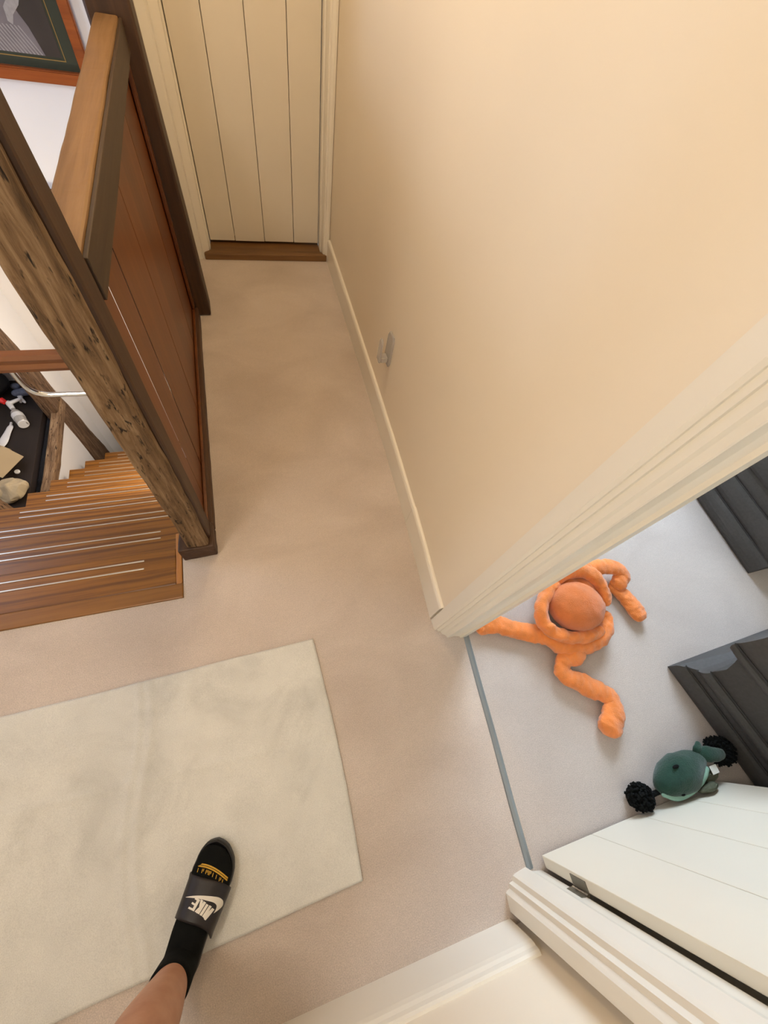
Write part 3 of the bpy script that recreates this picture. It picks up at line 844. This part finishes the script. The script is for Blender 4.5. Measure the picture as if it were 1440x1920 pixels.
# ---------------------------------------------------------------- rug
def rug_mesh():
    nx, ny = 200, 100
    top, bot = [], []
    for j in range(ny + 1):
        t = j / ny
        xr = 0.086 + (0.060 - 0.086) * t + 0.012 * math.sin(math.pi * t)
        for i in range(nx + 1):
            s = i / nx
            x = -1.62 + (xr + 1.62) * s
            yt = 0.250 + (0.293 - 0.250) * s; yb = -0.505 + (-0.424 + 0.505) * s
            y = yb + (yt - yb) * t
            ed = min(s * 1.7, (1 - s) * 1.7, t * 0.75, (1 - t) * 0.75)
            wob = noise.noise(Vector((x * 5, y * 5, 1))) * 0.004 if ed < 0.01 else 0
            h = 0.0085 + noise.noise(Vector((x * 4, y * 4, 3))) * 0.0022 + noise.noise(Vector((x * 11, y * 11, 5))) * 0.0011
            # fold creases left from packing
            for cx_, w in ((-0.50, 0.012), (-0.535, 0.008)):
                h += 0.0045 * math.exp(-((x - cx_ - 0.02 * math.sin(y * 9)) / w) ** 2)
            h += 0.0035 * math.exp(-((y + 0.03 + 0.04 * x) / 0.010) ** 2)
            if ed < 0.012: h *= 0.75 + 0.25 * (ed / 0.012)
            # right-hand corner lifts a little
            top.append((x + wob, y + wob, h)); bot.append((x + wob, y + wob, 0.0006))
    N = len(top); F = []
    w = nx + 1
    for j in range(ny):
        for i in range(nx):
            a = j * w + i
            F.append((a, a + 1, a + w + 1, a + w)); F.append((N + a, N + a + w, N + a + w + 1, N + a + 1))
    rim = [i for i in range(w)] + [j * w + nx for j in range(1, ny + 1)] + [ny * w + i for i in range(nx - 1, -1, -1)] + [j * w for j in range(ny - 1, 0, -1)]
    for a, b_ in zip(rim, rim[1:] + rim[:1]): F.append((a, N + a, N + b_, b_))
    return mesh_of(top + bot, F)
tag(link('rug', rug_mesh(), 'rug', smooth=True), 'cream short-pile rug lying on the beige carpet', 'rug')

# ---------------------------------------------------------------- person: leg, sock and slide
T = Vector((-0.309, -0.208, 0)); AX = Vector((0.36, 0.933, 0)).normalized(); PR = Vector((0.933, -0.36, 0)).normalized()
RZ = 0.0105   # the foot stands on the rug
BEND = [(-1, 0), (0.07, 0), (0.12, 0.003), (0.17, 0.0115), (0.22, 0.019), (0.26, 0.019), (0.31, 0.009), (1, 0.009)]
def bend(l):
    for (l0, b0), (l1, b1) in zip(BEND, BEND[1:]):
        if l0 <= l <= l1: return b0 + (b1 - b0) * (l - l0) / (l1 - l0)
    return 0.0
def FT(l, a, z): return T + AX * (l * 1.022 - 0.305) + PR * (a + bend(l)) + Vector((0, 0, z + RZ))
ps = empty('person', FT(0.1, 0, -RZ)); tag(ps, 'leg of a person in black sock and black slide standing on the rug', 'person')
# lower leg up past the knee
lr = []
for (l, a, z, rl, ra) in ((0.062, 0, 0.085, 0.036, 0.030), (0.060, 0, 0.12, 0.038, 0.033), (0.056, 0, 0.16, 0.042, 0.038), (0.052, 0, 0.21, 0.049, 0.046), (0.046, -0.002, 0.27, 0.056, 0.053), (0.040, -0.003, 0.33, 0.060, 0.057), (0.040, -0.002, 0.39, 0.058, 0.055), (0.048, 0, 0.45, 0.054, 0.052), (0.058, 0, 0.50, 0.056, 0.054), (0.056, 0, 0.55, 0.060, 0.058), (0.050, 0, 0.62, 0.068, 0.066), (0.044, 0, 0.70, 0.076, 0.074), (0.040, 0, 0.78, 0.082, 0.080)):
    ring = []
    for k in range(24):
        t = 2 * math.pi * k / 24
        shin = 1.0 + 0.05 * max(0, math.cos(t)) ** 4
        ring.append(FT(l + math.cos(t) * rl * shin * 1.04, a + math.sin(t) * ra * 1.16, z))
    lr.append(ring)
lgm = link('leg', loft(lr), 'skin', ps, smooth=True)
sd = lgm.modifiers.new('sub', 'SUBSURF'); sd.levels = 1; sd.render_levels = 2
# sock: foot sections then ankle, fused into one surface
secs = []
for (l, hw, zb, zt, off) in ((0.036, 0.022, 0.040, 0.072, 0.0), (0.045, 0.032, 0.033, 0.085, 0.0), (0.07, 0.036, 0.031, 0.10, 0.0), (0.10, 0.036, 0.031, 0.105, 0.0), (0.13, 0.038, 0.031, 0.098, 0.0), (0.16, 0.042, 0.031, 0.088, 0.0), (0.19, 0.046, 0.031, 0.078, 0.002), (0.22, 0.048, 0.031, 0.068, 0.003), (0.25, 0.046, 0.031, 0.060, 0.002), (0.272, 0.039, 0.031, 0.055, -0.001), (0.286, 0.028, 0.032, 0.050, -0.003), (0.294, 0.014, 0.035, 0.045, -0.004)):
    ring = []
    for k in range(24):
        t = 2 * math.pi * k / 24
        c, s = math.cos(t), math.sin(t)
        hw_ = hw * (1.1 if l > 0.15 else 1.16)
        ring.append(FT(l, off + hw_ * math.copysign(abs(c) ** 0.8, c), (zb + zt) / 2 + (zt - zb) / 2 * math.copysign(abs(s) ** 0.85, s)))
    secs.append(ring)
ank = []
for (l, z, rl, ra) in ((0.066, 0.035, 0.036, 0.030), (0.066, 0.06, 0.042, 0.034), (0.066, 0.085, 0.043, 0.036), (0.064, 0.11, 0.043, 0.0375), (0.061, 0.135, 0.0435, 0.0385), (0.0605, 0.150, 0.0435, 0.0388)):
    ank.append([FT(l + math.cos(2 * math.pi * k / 24) * rl * 1.06, math.sin(2 * math.pi * k / 24) * ra * 1.22, z) for k in range(24)])
sk = link('sock', merge([loft(secs), loft(ank)]), 'sock', ps, smooth=True)
rm = sk.modifiers.new('fuse', 'REMESH'); rm.mode = 'VOXEL'; rm.voxel_size = 0.0035; rm.use_smooth_shade = True
sm = sk.modifiers.new('soft', 'SMOOTH'); sm.iterations = 6; sm.factor = 0.6
# gold knit band and letters across the toes
def sock_top(l, a):
    prev = None
    tab = [(0.19, 0.046, 0.078), (0.22, 0.048, 0.068), (0.25, 0.046, 0.060), (0.272, 0.039, 0.055), (0.286, 0.028, 0.050)]
    for (l0, w0, z0), (l1, w1, z1) in zip(tab, tab[1:]):
        if l0 <= l <= l1:
            t = (l - l0) / (l1 - l0); w = w0 + (w1 - w0) * t; zt = z0 + (z1 - z0) * t
            break
    else: w, zt = 0.046, 0.07
    c = max(-0.97, min(0.97, (a - 0.003) / (w * 1.1)))
    return (0.031 + zt) / 2 + (zt - 0.031) / 2 * (1 - abs(c) ** 2.4) ** 0.45 + 0.0006
def gold_strip(pl, wid):
    V, F = [], []
    for (l, a) in pl:
        V += [FT(l + wid / 2, a, sock_top(l + wid / 2, a)), FT(l - wid / 2, a, sock_top(l - wid / 2, a)), FT(l - wid / 2, a, sock_top(l, a) - 0.002), FT(l + wid / 2, a, sock_top(l, a) - 0.002)]
    return loft([V[i:i + 4] for i in range(0, len(V), 4)])
def band_l(a): return 0.2546 - 0.09 * max(0, a + 0.02) - 3.6 * max(0, a + 0.02) ** 2
gb = []
for dl in (0.0, -0.0042):
    gb.append(gold_strip([(band_l(a) + dl, a) for a in [(-0.0385 + 0.086 * k / 20) for k in range(21)]], 0.0030))
link('gold_band', merge(gb), 'gold', sk)
gl = []
for k, (a, segs) in enumerate(zip([-0.036, -0.024, -0.013, -0.003, 0.007, 0.017, 0.027, 0.036], [1, 2, 3, 2, 1, 1, 2, 1])):
    for s in range(segs):
        a0 = a + s * 0.0034
        l0 = band_l(a0) - 0.0125
        gl.append(gold_strip([(l0 + (0.0018 if s % 2 else 0), a0 - 0.0009), (l0 + (0.0018 if s % 2 else 0), a0 + 0.0009)], 0.008 if s % 2 == 0 else 0.005))
link('gold_lettering', merge(gl), 'gold', sk)

# slide sandal
def sole_half(l):
    tab = [(0.0, 0.0), (0.006, 0.018), (0.02, 0.030), (0.05, 0.0385), (0.09, 0.040), (0.13, 0.0425), (0.17, 0.0485), (0.21, 0.0535), (0.24, 0.0535), (0.27, 0.046), (0.29, 0.033), (0.30, 0.019), (0.305, 0.0)]
    for (a, b_), (c, d) in zip(tab, tab[1:]):
        if a <= l <= c: return b_ + (d - b_) * (l - a) / (c - a)
    return 0
lsamp = [0.305 * (0.5 - 0.5 * math.cos(math.pi * k / 30)) for k in range(31)]
outl = [(l, sole_half(l) * 1.04) for l in lsamp] + [(l, -sole_half(l) * 1.04) for l in reversed(lsamp[1:-1])]
cen = Vector((0.15, 0))
rings = []
for (sc, z) in ((0.96, 0.0), (1.0, 0.006), (1.0, 0.030), (0.985, 0.0365), (0.955, 0.038), (0.92, 0.0365), (0.90, 0.031)):
    rings.append([FT(0.15 + (l - 0.15) * (1 - (1 - sc) * 0.5), a * sc, z) for l, a in outl])
sole = link('slide_sole', loft(rings), 'slide', ps, smooth=True)
# strap over the instep
def strap_pt(u, v, lift=0.0):
    """u 0..1 heel to toe edge, v -1..1 inner to outer side"""
    lf = 0.2295 - 0.013 * v - 0.0125 * v * v    # front edge
    lb = 0.150 - 0.0185 * v - 0.0275 * v * v    # rear edge
    l = lb + (lf - lb) * u
    t = v * math.radians(100)
    hw = 0.060 - 0.006 * (1 - u)
    top = 0.099 - 0.026 * u
    zb = 0.018
    s, c = math.sin(t), math.cos(t)
    a = 0.002 + (hw + lift) * math.copysign(abs(s) ** 0.85, s)
    z = zb + (top - zb + lift) * max(0, (c + 0.17) / 1.17) ** 0.62 if c > -0.17 else zb
    return FT(l, a, z)
NU, NV = 14, 40
V = []
for lift in (0.0, -0.004):
    for i in range(NU + 1):
        for j in range(NV + 1): V.append(strap_pt(i / NU, -0.97 + 1.94 * j / NV, lift))
F = []; w = NV + 1; N = (NU + 1) * w
for i in range(NU):
    for j in range(NV):
        a = i * w + j
        F.append((a, a + 1, a + w + 1, a + w)); F.append((N + a, N + a + w, N + a + w + 1, N + a + 1))
rim = [j for j in range(w)] + [i * w + NV for i in range(1, NU + 1)] + [NU * w + j for j in range(NV - 1, -1, -1)] + [i * w for i in range(NU - 1, 0, -1)]
for a, b_ in zip(rim, rim[1:] + rim[:1]): F.append((a, N + a, N + b_, b_))
stp = link('slide_strap', mesh_of(V, F), 'strap', ps, smooth=True)
# white mark on the strap: swoosh and four letters. Logo coordinates: p runs from the big toe side, q towards the toes (metres)
def logo_pt(p, q):
    v = p; u = q
    return strap_pt(u, v, 0.0007)
def logo_poly(pairs):
    """pairs of (v, u) on two sides of a stroke, sampled; becomes a strip following the strap"""
    rows = []
    for (a, b_) in pairs:
        rows.append([logo_pt(a[0] + (b_[0] - a[0]) * k / 3, a[1] + (b_[1] - a[1]) * k / 3) for k in range(4)])
    return mesh_of([p for r in rows for p in r], [(4 * i + k, 4 * i + k + 1, 4 * i + k + 5, 4 * i + k + 4) for i in range(len(rows) - 1) for k in range(3)])
def patch(q):
    a, b_, c, d = q
    lerp = lambda p, r, t: (p[0] + (r[0] - p[0]) * t, p[1] + (r[1] - p[1]) * t)
    return logo_poly([(lerp(a, d, k / 5), lerp(b_, c, k / 5)) for k in range(6)])
LETTERS = {'N': [[(0.131, 0.218), (0.198, 0.213), (0.280, 0.471), (0.205, 0.481)], [(0.205, 0.183), (0.264, 0.175), (0.398, 0.441), (0.325, 0.450)], [(0.150, 0.217), (0.215, 0.191), (0.350, 0.438), (0.310, 0.453)]],
           'I': [[(0.060, 0.233), (0.118, 0.224), (0.181, 0.477), (0.116, 0.489)]],
           'K': [[(-0.010, 0.252), (0.046, 0.241), (0.100, 0.506), (0.040, 0.524)], [(-0.046, 0.269), (-0.006, 0.261), (0.030, 0.389), (0.010, 0.399)], [(0.000, 0.375), (0.030, 0.389), (0.026, 0.531), (-0.020, 0.548)]],
           'E': [[(-0.120, 0.277), (-0.062, 0.268), (-0.024, 0.531), (-0.084, 0.543)], [(-0.240, 0.289), (-0.110, 0.276), (-0.104, 0.319), (-0.222, 0.332)], [(-0.195, 0.403), (-0.090, 0.383), (-0.084, 0.425), (-0.186, 0.445)], [(-0.155, 0.514), (-0.060, 0.494), (-0.055, 0.538), (-0.138, 0.559)]]}
link('logo_letters', merge([patch(q) for L_ in LETTERS.values() for q in L_]), 'logo', stp)
upper = [(-0.47, 0.493), (-0.212, 0.574), (-0.01, 0.63), (0.188, 0.669), (0.37, 0.695), (0.528, 0.69), (0.64, 0.664), (0.695, 0.608), (0.645, 0.545), (0.545, 0.464), (0.419, 0.364)]
lower = [(-0.453, 0.488), (-0.246, 0.52), (-0.124, 0.539), (-0.011, 0.548), (0.111, 0.55), (0.248, 0.56), (0.346, 0.553), (0.409, 0.533), (0.44, 0.494), (0.44, 0.43), (0.42, 0.368)]
uu = catmull([(a, b_, 0) for a, b_ in upper], 4); ll = catmull([(a, b_, 0) for a, b_ in lower], 4)
link('logo_swoosh', logo_poly([((p.x, p.y), (q.x, q.y)) for p, q in zip(uu, ll)]), 'logo', stp)

# ---------------------------------------------------------------- orange plush toy
pt = empty('orange_plush_toy', (1.12, 0.17, 0)); tag(pt, 'orange plush toy with long floppy limbs sprawled on the bedroom carpet', 'plush toy')
hd = ellipsoid((1.112, 0.172, 0.088), (0.116, 0.100, 0.080), 48, 32, 0.03, 26, Matrix.Rotation(-0.2, 3, 'Z'))
for v in hd.vertices:
    v.co += noise.noise_vector(v.co * 40) * 0.0022 + noise.noise_vector(v.co * 130) * 0.0012
    v.co.z = max(v.co.z, 0.004)
link('head', hd, 'orange_head', pt, smooth=True)
bd = ellipsoid((1.155, 0.245, 0.055), (0.115, 0.075, 0.052), 40, 24, 0.08, 26, Matrix.Rotation(-0.45, 3, 'Z'))
for v in bd.vertices:
    v.co += noise.noise_vector(v.co * 18) * 0.010 + noise.noise_vector(v.co * 120) * 0.0012
    v.co.z = max(v.co.z, 0.003)
link('body', bd, 'orange', pt, smooth=True)
def limb(name, pts, rad, flat=0.62, seed=0, n=26, endk=0.55):
    me = tube(pts, [r * 1.08 for r in rad], n, flat=flat, sub=12, jitter=0.006, jscale=30, seed=seed, endk=endk)
    for v in me.vertices:
        v.co += noise.noise_vector(v.co * 62 + Vector((seed, 0, 0))) * 0.0035 + noise.noise_vector(v.co * 150) * 0.0016
        v.co.z = max(v.co.z, 0.002)
    return link(name, me, 'orange', pt, smooth=True)
limb('arm', [(0.70, 0.188, 0.026), (0.764, 0.190, 0.028), (0.823, 0.160, 0.028), (0.884, 0.131, 0.029), (0.945, 0.106, 0.030), (1.01, 0.080, 0.034)], [0.028, 0.036, 0.033, 0.034, 0.036, 0.034], seed=1)
limb('leg', [(1.075, 0.035, 0.035), (1.045, 0.004, 0.040), (1.003, -0.006, 0.034), (0.976, -0.028, 0.032), (0.975, -0.055, 0.030), (1.008, -0.085, 0.029), (1.052, -0.118, 0.029), (1.100, -0.153, 0.029), (1.126, -0.184, 0.028), (1.114, -0.215, 0.030), (1.085, -0.248, 0.030), (1.062, -0.268, 0.027)], [0.036, 0.038, 0.032, 0.029, 0.031, 0.034, 0.035, 0.033, 0.029, 0.036, 0.042, 0.044], seed=2)
limb('arm', [(1.235, 0.285, 0.055), (1.29, 0.306, 0.060), (1.355, 0.310, 0.062), (1.412, 0.290, 0.060), (1.428, 0.256, 0.052), (1.396, 0.228, 0.046), (1.385, 0.222, 0.035)], [0.030, 0.032, 0.032, 0.033, 0.034, 0.032, 0.028], seed=3)
limb('leg', [(1.375, 0.225, 0.024), (1.40, 0.195, 0.026), (1.418, 0.152, 0.027), (1.427, 0.108, 0.028), (1.432, 0.076, 0.026)], [0.026, 0.030, 0.034, 0.036, 0.033], seed=4)
limb('collar', [(1.085, 0.288, 0.092), (1.022, 0.255, 0.086), (0.968, 0.205, 0.080), (0.950, 0.150, 0.074), (0.975, 0.100, 0.072), (1.038, 0.066, 0.070), (1.115, 0.055, 0.070), (1.180, 0.066, 0.068)], [0.020, 0.024, 0.024, 0.024, 0.024, 0.024, 0.024, 0.020], flat=1.15, seed=5)
limb('collar', [(0.945, 0.112, 0.040), (0.982, 0.060, 0.040), (1.048, 0.030, 0.040), (1.125, 0.024, 0.042), (1.195, 0.040, 0.046), (1.238, 0.080, 0.050), (1.250, 0.12, 0.054)], [0.024, 0.028, 0.030, 0.030, 0.030, 0.026, 0.022], flat=1.0, seed=6)
limb('collar', [(1.075, 0.302, 0.098), (1.150, 0.312, 0.112), (1.218, 0.288, 0.114), (1.252, 0.242, 0.106), (1.264, 0.196, 0.092), (1.262, 0.160, 0.072)], [0.028, 0.032, 0.030, 0.027, 0.026, 0.022], flat=0.9, seed=7)
limb('collar', [(1.06, 0.315, 0.070), (1.13, 0.345, 0.080), (1.20, 0.335, 0.085), (1.25, 0.300, 0.080)], [0.026, 0.034, 0.032, 0.026], flat=0.8, seed=8)

# ---------------------------------------------------------------- green plush fish by the door
fs = empty('green_plush_toy', (1.24, -0.46, 0)); tag(fs, 'dark green plush fish toy with black pompoms lying against the white door', 'plush toy')
fdir = Vector((1.36 - 1.13, -0.435 + 0.475, 0)); fdir.normalize(); frot = math.atan2(fdir.y, fdir.x)
fb = ellipsoid((1.24, -0.452, 0.062), (0.125, 0.062, 0.058), 40, 24, 0.0, 1, Matrix.Rotation(frot, 3, 'Z'))
for v in fb.vertices:
    t = (v.co - Vector((1.24, -0.452, 0.062))).dot(fdir) / 0.125
    k = 1.0 if t < 0 else 1 - 0.45 * t
    c = Vector((1.24, -0.452, 0.062)) + fdir * t * 0.125
    v.co = c + (v.co - c) * k + noise.noise_vector(v.co * 25) * 0.004 + noise.noise_vector(v.co * 130) * 0.001
    v.co.z = max(v.co.z, 0.003); v.co.y = max(v.co.y, -0.522)
link('body', fb, 'green', fs, smooth=True)
link('belly_seam', tube([(1.120, -0.488, 0.072), (1.160, -0.505, 0.078), (1.205, -0.505, 0.084), (1.250, -0.495, 0.090), (1.290, -0.478, 0.092), (1.32, -0.463, 0.090)], [0.006, 0.011, 0.011, 0.010, 0.011, 0.008], 10, flat=0.6, jitter=0.001, jscale=60), 'pale_green', fs, smooth=True)
link('tail_fin', tube([(1.325, -0.428, 0.072), (1.35, -0.425, 0.085), (1.375, -0.432, 0.090), (1.41, -0.438, 0.086)], [0.018, 0.026, 0.024, 0.018], 12, flat=0.5, jitter=0.003), 'green', fs, smooth=True)
link('tail_fin', tube([(1.325, -0.42, 0.070), (1.335, -0.405, 0.080), (1.342, -0.395, 0.080)], [0.016, 0.020, 0.014], 12, flat=0.5, jitter=0.003), 'green', fs, smooth=True)
link('side_fin', ellipsoid((1.292, -0.5115, 0.078), (0.048, 0.011, 0.036), 24, 14, 0.15, 20, Matrix.Rotation(0.5, 3, 'Y')), 'olive', fs, smooth=True)
link('side_fin', ellipsoid((1.345, -0.490, 0.046), (0.040, 0.022, 0.034), 24, 14, 0.15, 20), 'olive', fs, smooth=True)
link('care_tag', box_mesh(1.336, 1.366, -0.486, -0.460, 0.084, 0.0855, 0.0004), 'white_tag', fs)
link('eye', ellipsoid((1.178, -0.500, 0.093), (0.008, 0.005, 0.005), 10, 8), 'black_yarn', fs, smooth=True)
link('eye', ellipsoid((1.19, -0.420, 0.106), (0.014, 0.006, 0.005), 10, 8), 'black_yarn', fs, smooth=True)
def pompom(name, c, r, cnt, seed):
    rnd = random.Random(seed); ms = [ellipsoid(c, (r * 0.72, r * 0.72, min(r, c[2]) * 0.72), 14, 10)]
    V, F = [], []
    for _ in range(cnt):
        d = Vector((rnd.gauss(0, 1), rnd.gauss(0, 1), rnd.gauss(0, 0.9))).normalized()
        p0 = Vector(c) + d * r * 0.35; p1 = Vector(c) + d * r * rnd.uniform(0.92, 1.06) + Vector((rnd.uniform(-1, 1), rnd.uniform(-1, 1), rnd.uniform(-1, 1))) * 0.004
        p1.z = max(p1.z, 0.004); p0.z = max(p0.z, 0.004)
        s = d.cross(Vector((0, 0, 1))); s = s.normalized() if s.length > 1e-3 else Vector((1, 0, 0)); u = s.cross(d)
        n = len(V); q = 0.0042
        for pp, k in ((p0, 1.0), (p1, 1.05)):
            for a in range(4): V.append(pp + (s * math.cos(a * math.pi / 2) + u * math.sin(a * math.pi / 2)) * q * k)
        F += [(n + a, n + (a + 1) % 4, n + 4 + (a + 1) % 4, n + 4 + a) for a in range(4)] + [(n + 4, n + 5, n + 6, n + 7)]
    ms.append(mesh_of(V, F))
    return link(name, merge(ms), 'black_yarn', fs)
pompom('pompom', (1.056, -0.480, 0.040), 0.042, 420, 3)
pompom('pompom', (1.445, -0.440, 0.050), 0.048, 420, 5)
link('cord', tube([(1.09, -0.484, 0.045), (1.115, -0.482, 0.052), (1.14, -0.478, 0.058)], [0.011, 0.009, 0.011], 8, jitter=0.001), 'black_yarn', fs)
link('cord', tube([(1.36, -0.432, 0.075), (1.40, -0.436, 0.065), (1.43, -0.44, 0.055)], 0.009, 8), 'black_yarn', fs)

# ---------------------------------------------------------------- charcoal seating
def ridge_profile(segs):
    """segs: list of (z0, z1, out0, bulge); returns (out, z) from bottom to top, out is towards the viewer side"""
    pr = []
    for (z0, z1, base, bl) in segs:
        for k in range(7):
            t = k / 6
            pr.append((base + bl * (math.sin(math.pi * t) ** 0.6 if 0 < t < 1 else 0), z0 + (z1 - z0) * t))
    return pr


def sofa(name, label, A, d, n, length, depth, parts, curve=None, bdir=None):
    """A corner on the floor, d direction along the front, n inward direction"""
    A = Vector(A); d = Vector(d).normalized(); n = Vector(n).normalized(); bd_ = Vector(bdir) if bdir else n
    e = empty(name, A + n * depth / 2 + d * length / 2); tag(e, label, 'sofa')
    for (pname, segs, back, s0) in parts:
        pr = ridge_profile(segs)
        rings = []
        N = 24
        for i in range(N + 1):
            s = s0 + (length - s0) * i / N
            edge = min(i, 2) / 2.0
            ring = []
            for (o, z) in pr:
                sh = curve(z) if curve else 0.0
                p = A + d * (s + (sh * max(0, 1 - i / 4.0))) - n * (o * (0.55 + 0.45 * edge)) + Vector((0, 0, z))
                ring.append(p)
            zt, zb = pr[-1][1], pr[0][1]
            sht = curve(zt) if curve else 0; shb = curve(zb) if curve else 0
            ring.append(A + d * (s + sht * max(0, 1 - i / 4.0)) + bd_ * (back * 0.5) + Vector((0, 0, zt + 0.006)))
            ring.append(A + d * (s + sht * max(0, 1 - i / 4.0)) + bd_ * back + Vector((0, 0, zt)))
            ring.append(A + d * (s + shb * max(0, 1 - i / 4.0)) + bd_ * back + Vector((0, 0, zb)))
            rings.append(ring)
        ob = link(pname, loft(rings), 'sofa', e)
        # piping along each seam between ridges
        for k in range(1, len(segs)):
            z = segs[k][0]; o = segs[k][2]
            pp = []
            for i in range(N + 1):
                s = s0 + (length - s0) * i / N
                sh = (curve(z) if curve else 0) * max(0, 1 - i / 4.0)
                pp.append(A + d * (s + sh) - n * (o + 0.003) + Vector((0, 0, z)))
            link('piping', tube(pp, 0.0035, 6, sub=1), 'sofa_pipe', ob)
    return e


D1 = Vector((0.098, -0.447, 0)).normalized()
N1 = Vector((-D1.y, D1.x, 0))
def curve1(z): return 0.0 if z < 0.06 else (0.052 * math.sin(math.pi * min(1, (z - 0.06) / 0.27)) if z < 0.33 else 0.0)
sofa('charcoal_sofa', 'charcoal upholstered sofa with ridged front behind the green fish toy', (1.458, -0.135, 0.0), D1, N1, 0.52, 0.62,
     [('base', [(0.004, 0.082, 0.0, 0.010), (0.082, 0.125, -0.012, 0.004), (0.125, 0.165, 0.0, 0.012), (0.165, 0.305, -0.012, 0.006)], 0.62, 0.0),
      ('seat_cushion', [(0.309, 0.345, 0.0, 0.020), (0.345, 0.46, 0.004, 0.018)], 0.62, -0.035)], curve1, (1, 0.037, 0))
sofa('charcoal_sofa', 'charcoal upholstered sofa with ridged front at the right edge beyond the doorway', (2.168, 0.140, 0.0), (0, 1, 0), (1, 0, 0), 1.5, 0.8,
     [('base', [(0.004, 0.105, 0.0, 0.014), (0.108, 0.215, -0.010, 0.016), (0.218, 0.29, -0.016, 0.010)], 0.8, 0.0),
      ('seat_cushion', [(0.294, 0.42, -0.010, 0.022)], 0.8, -0.01)])
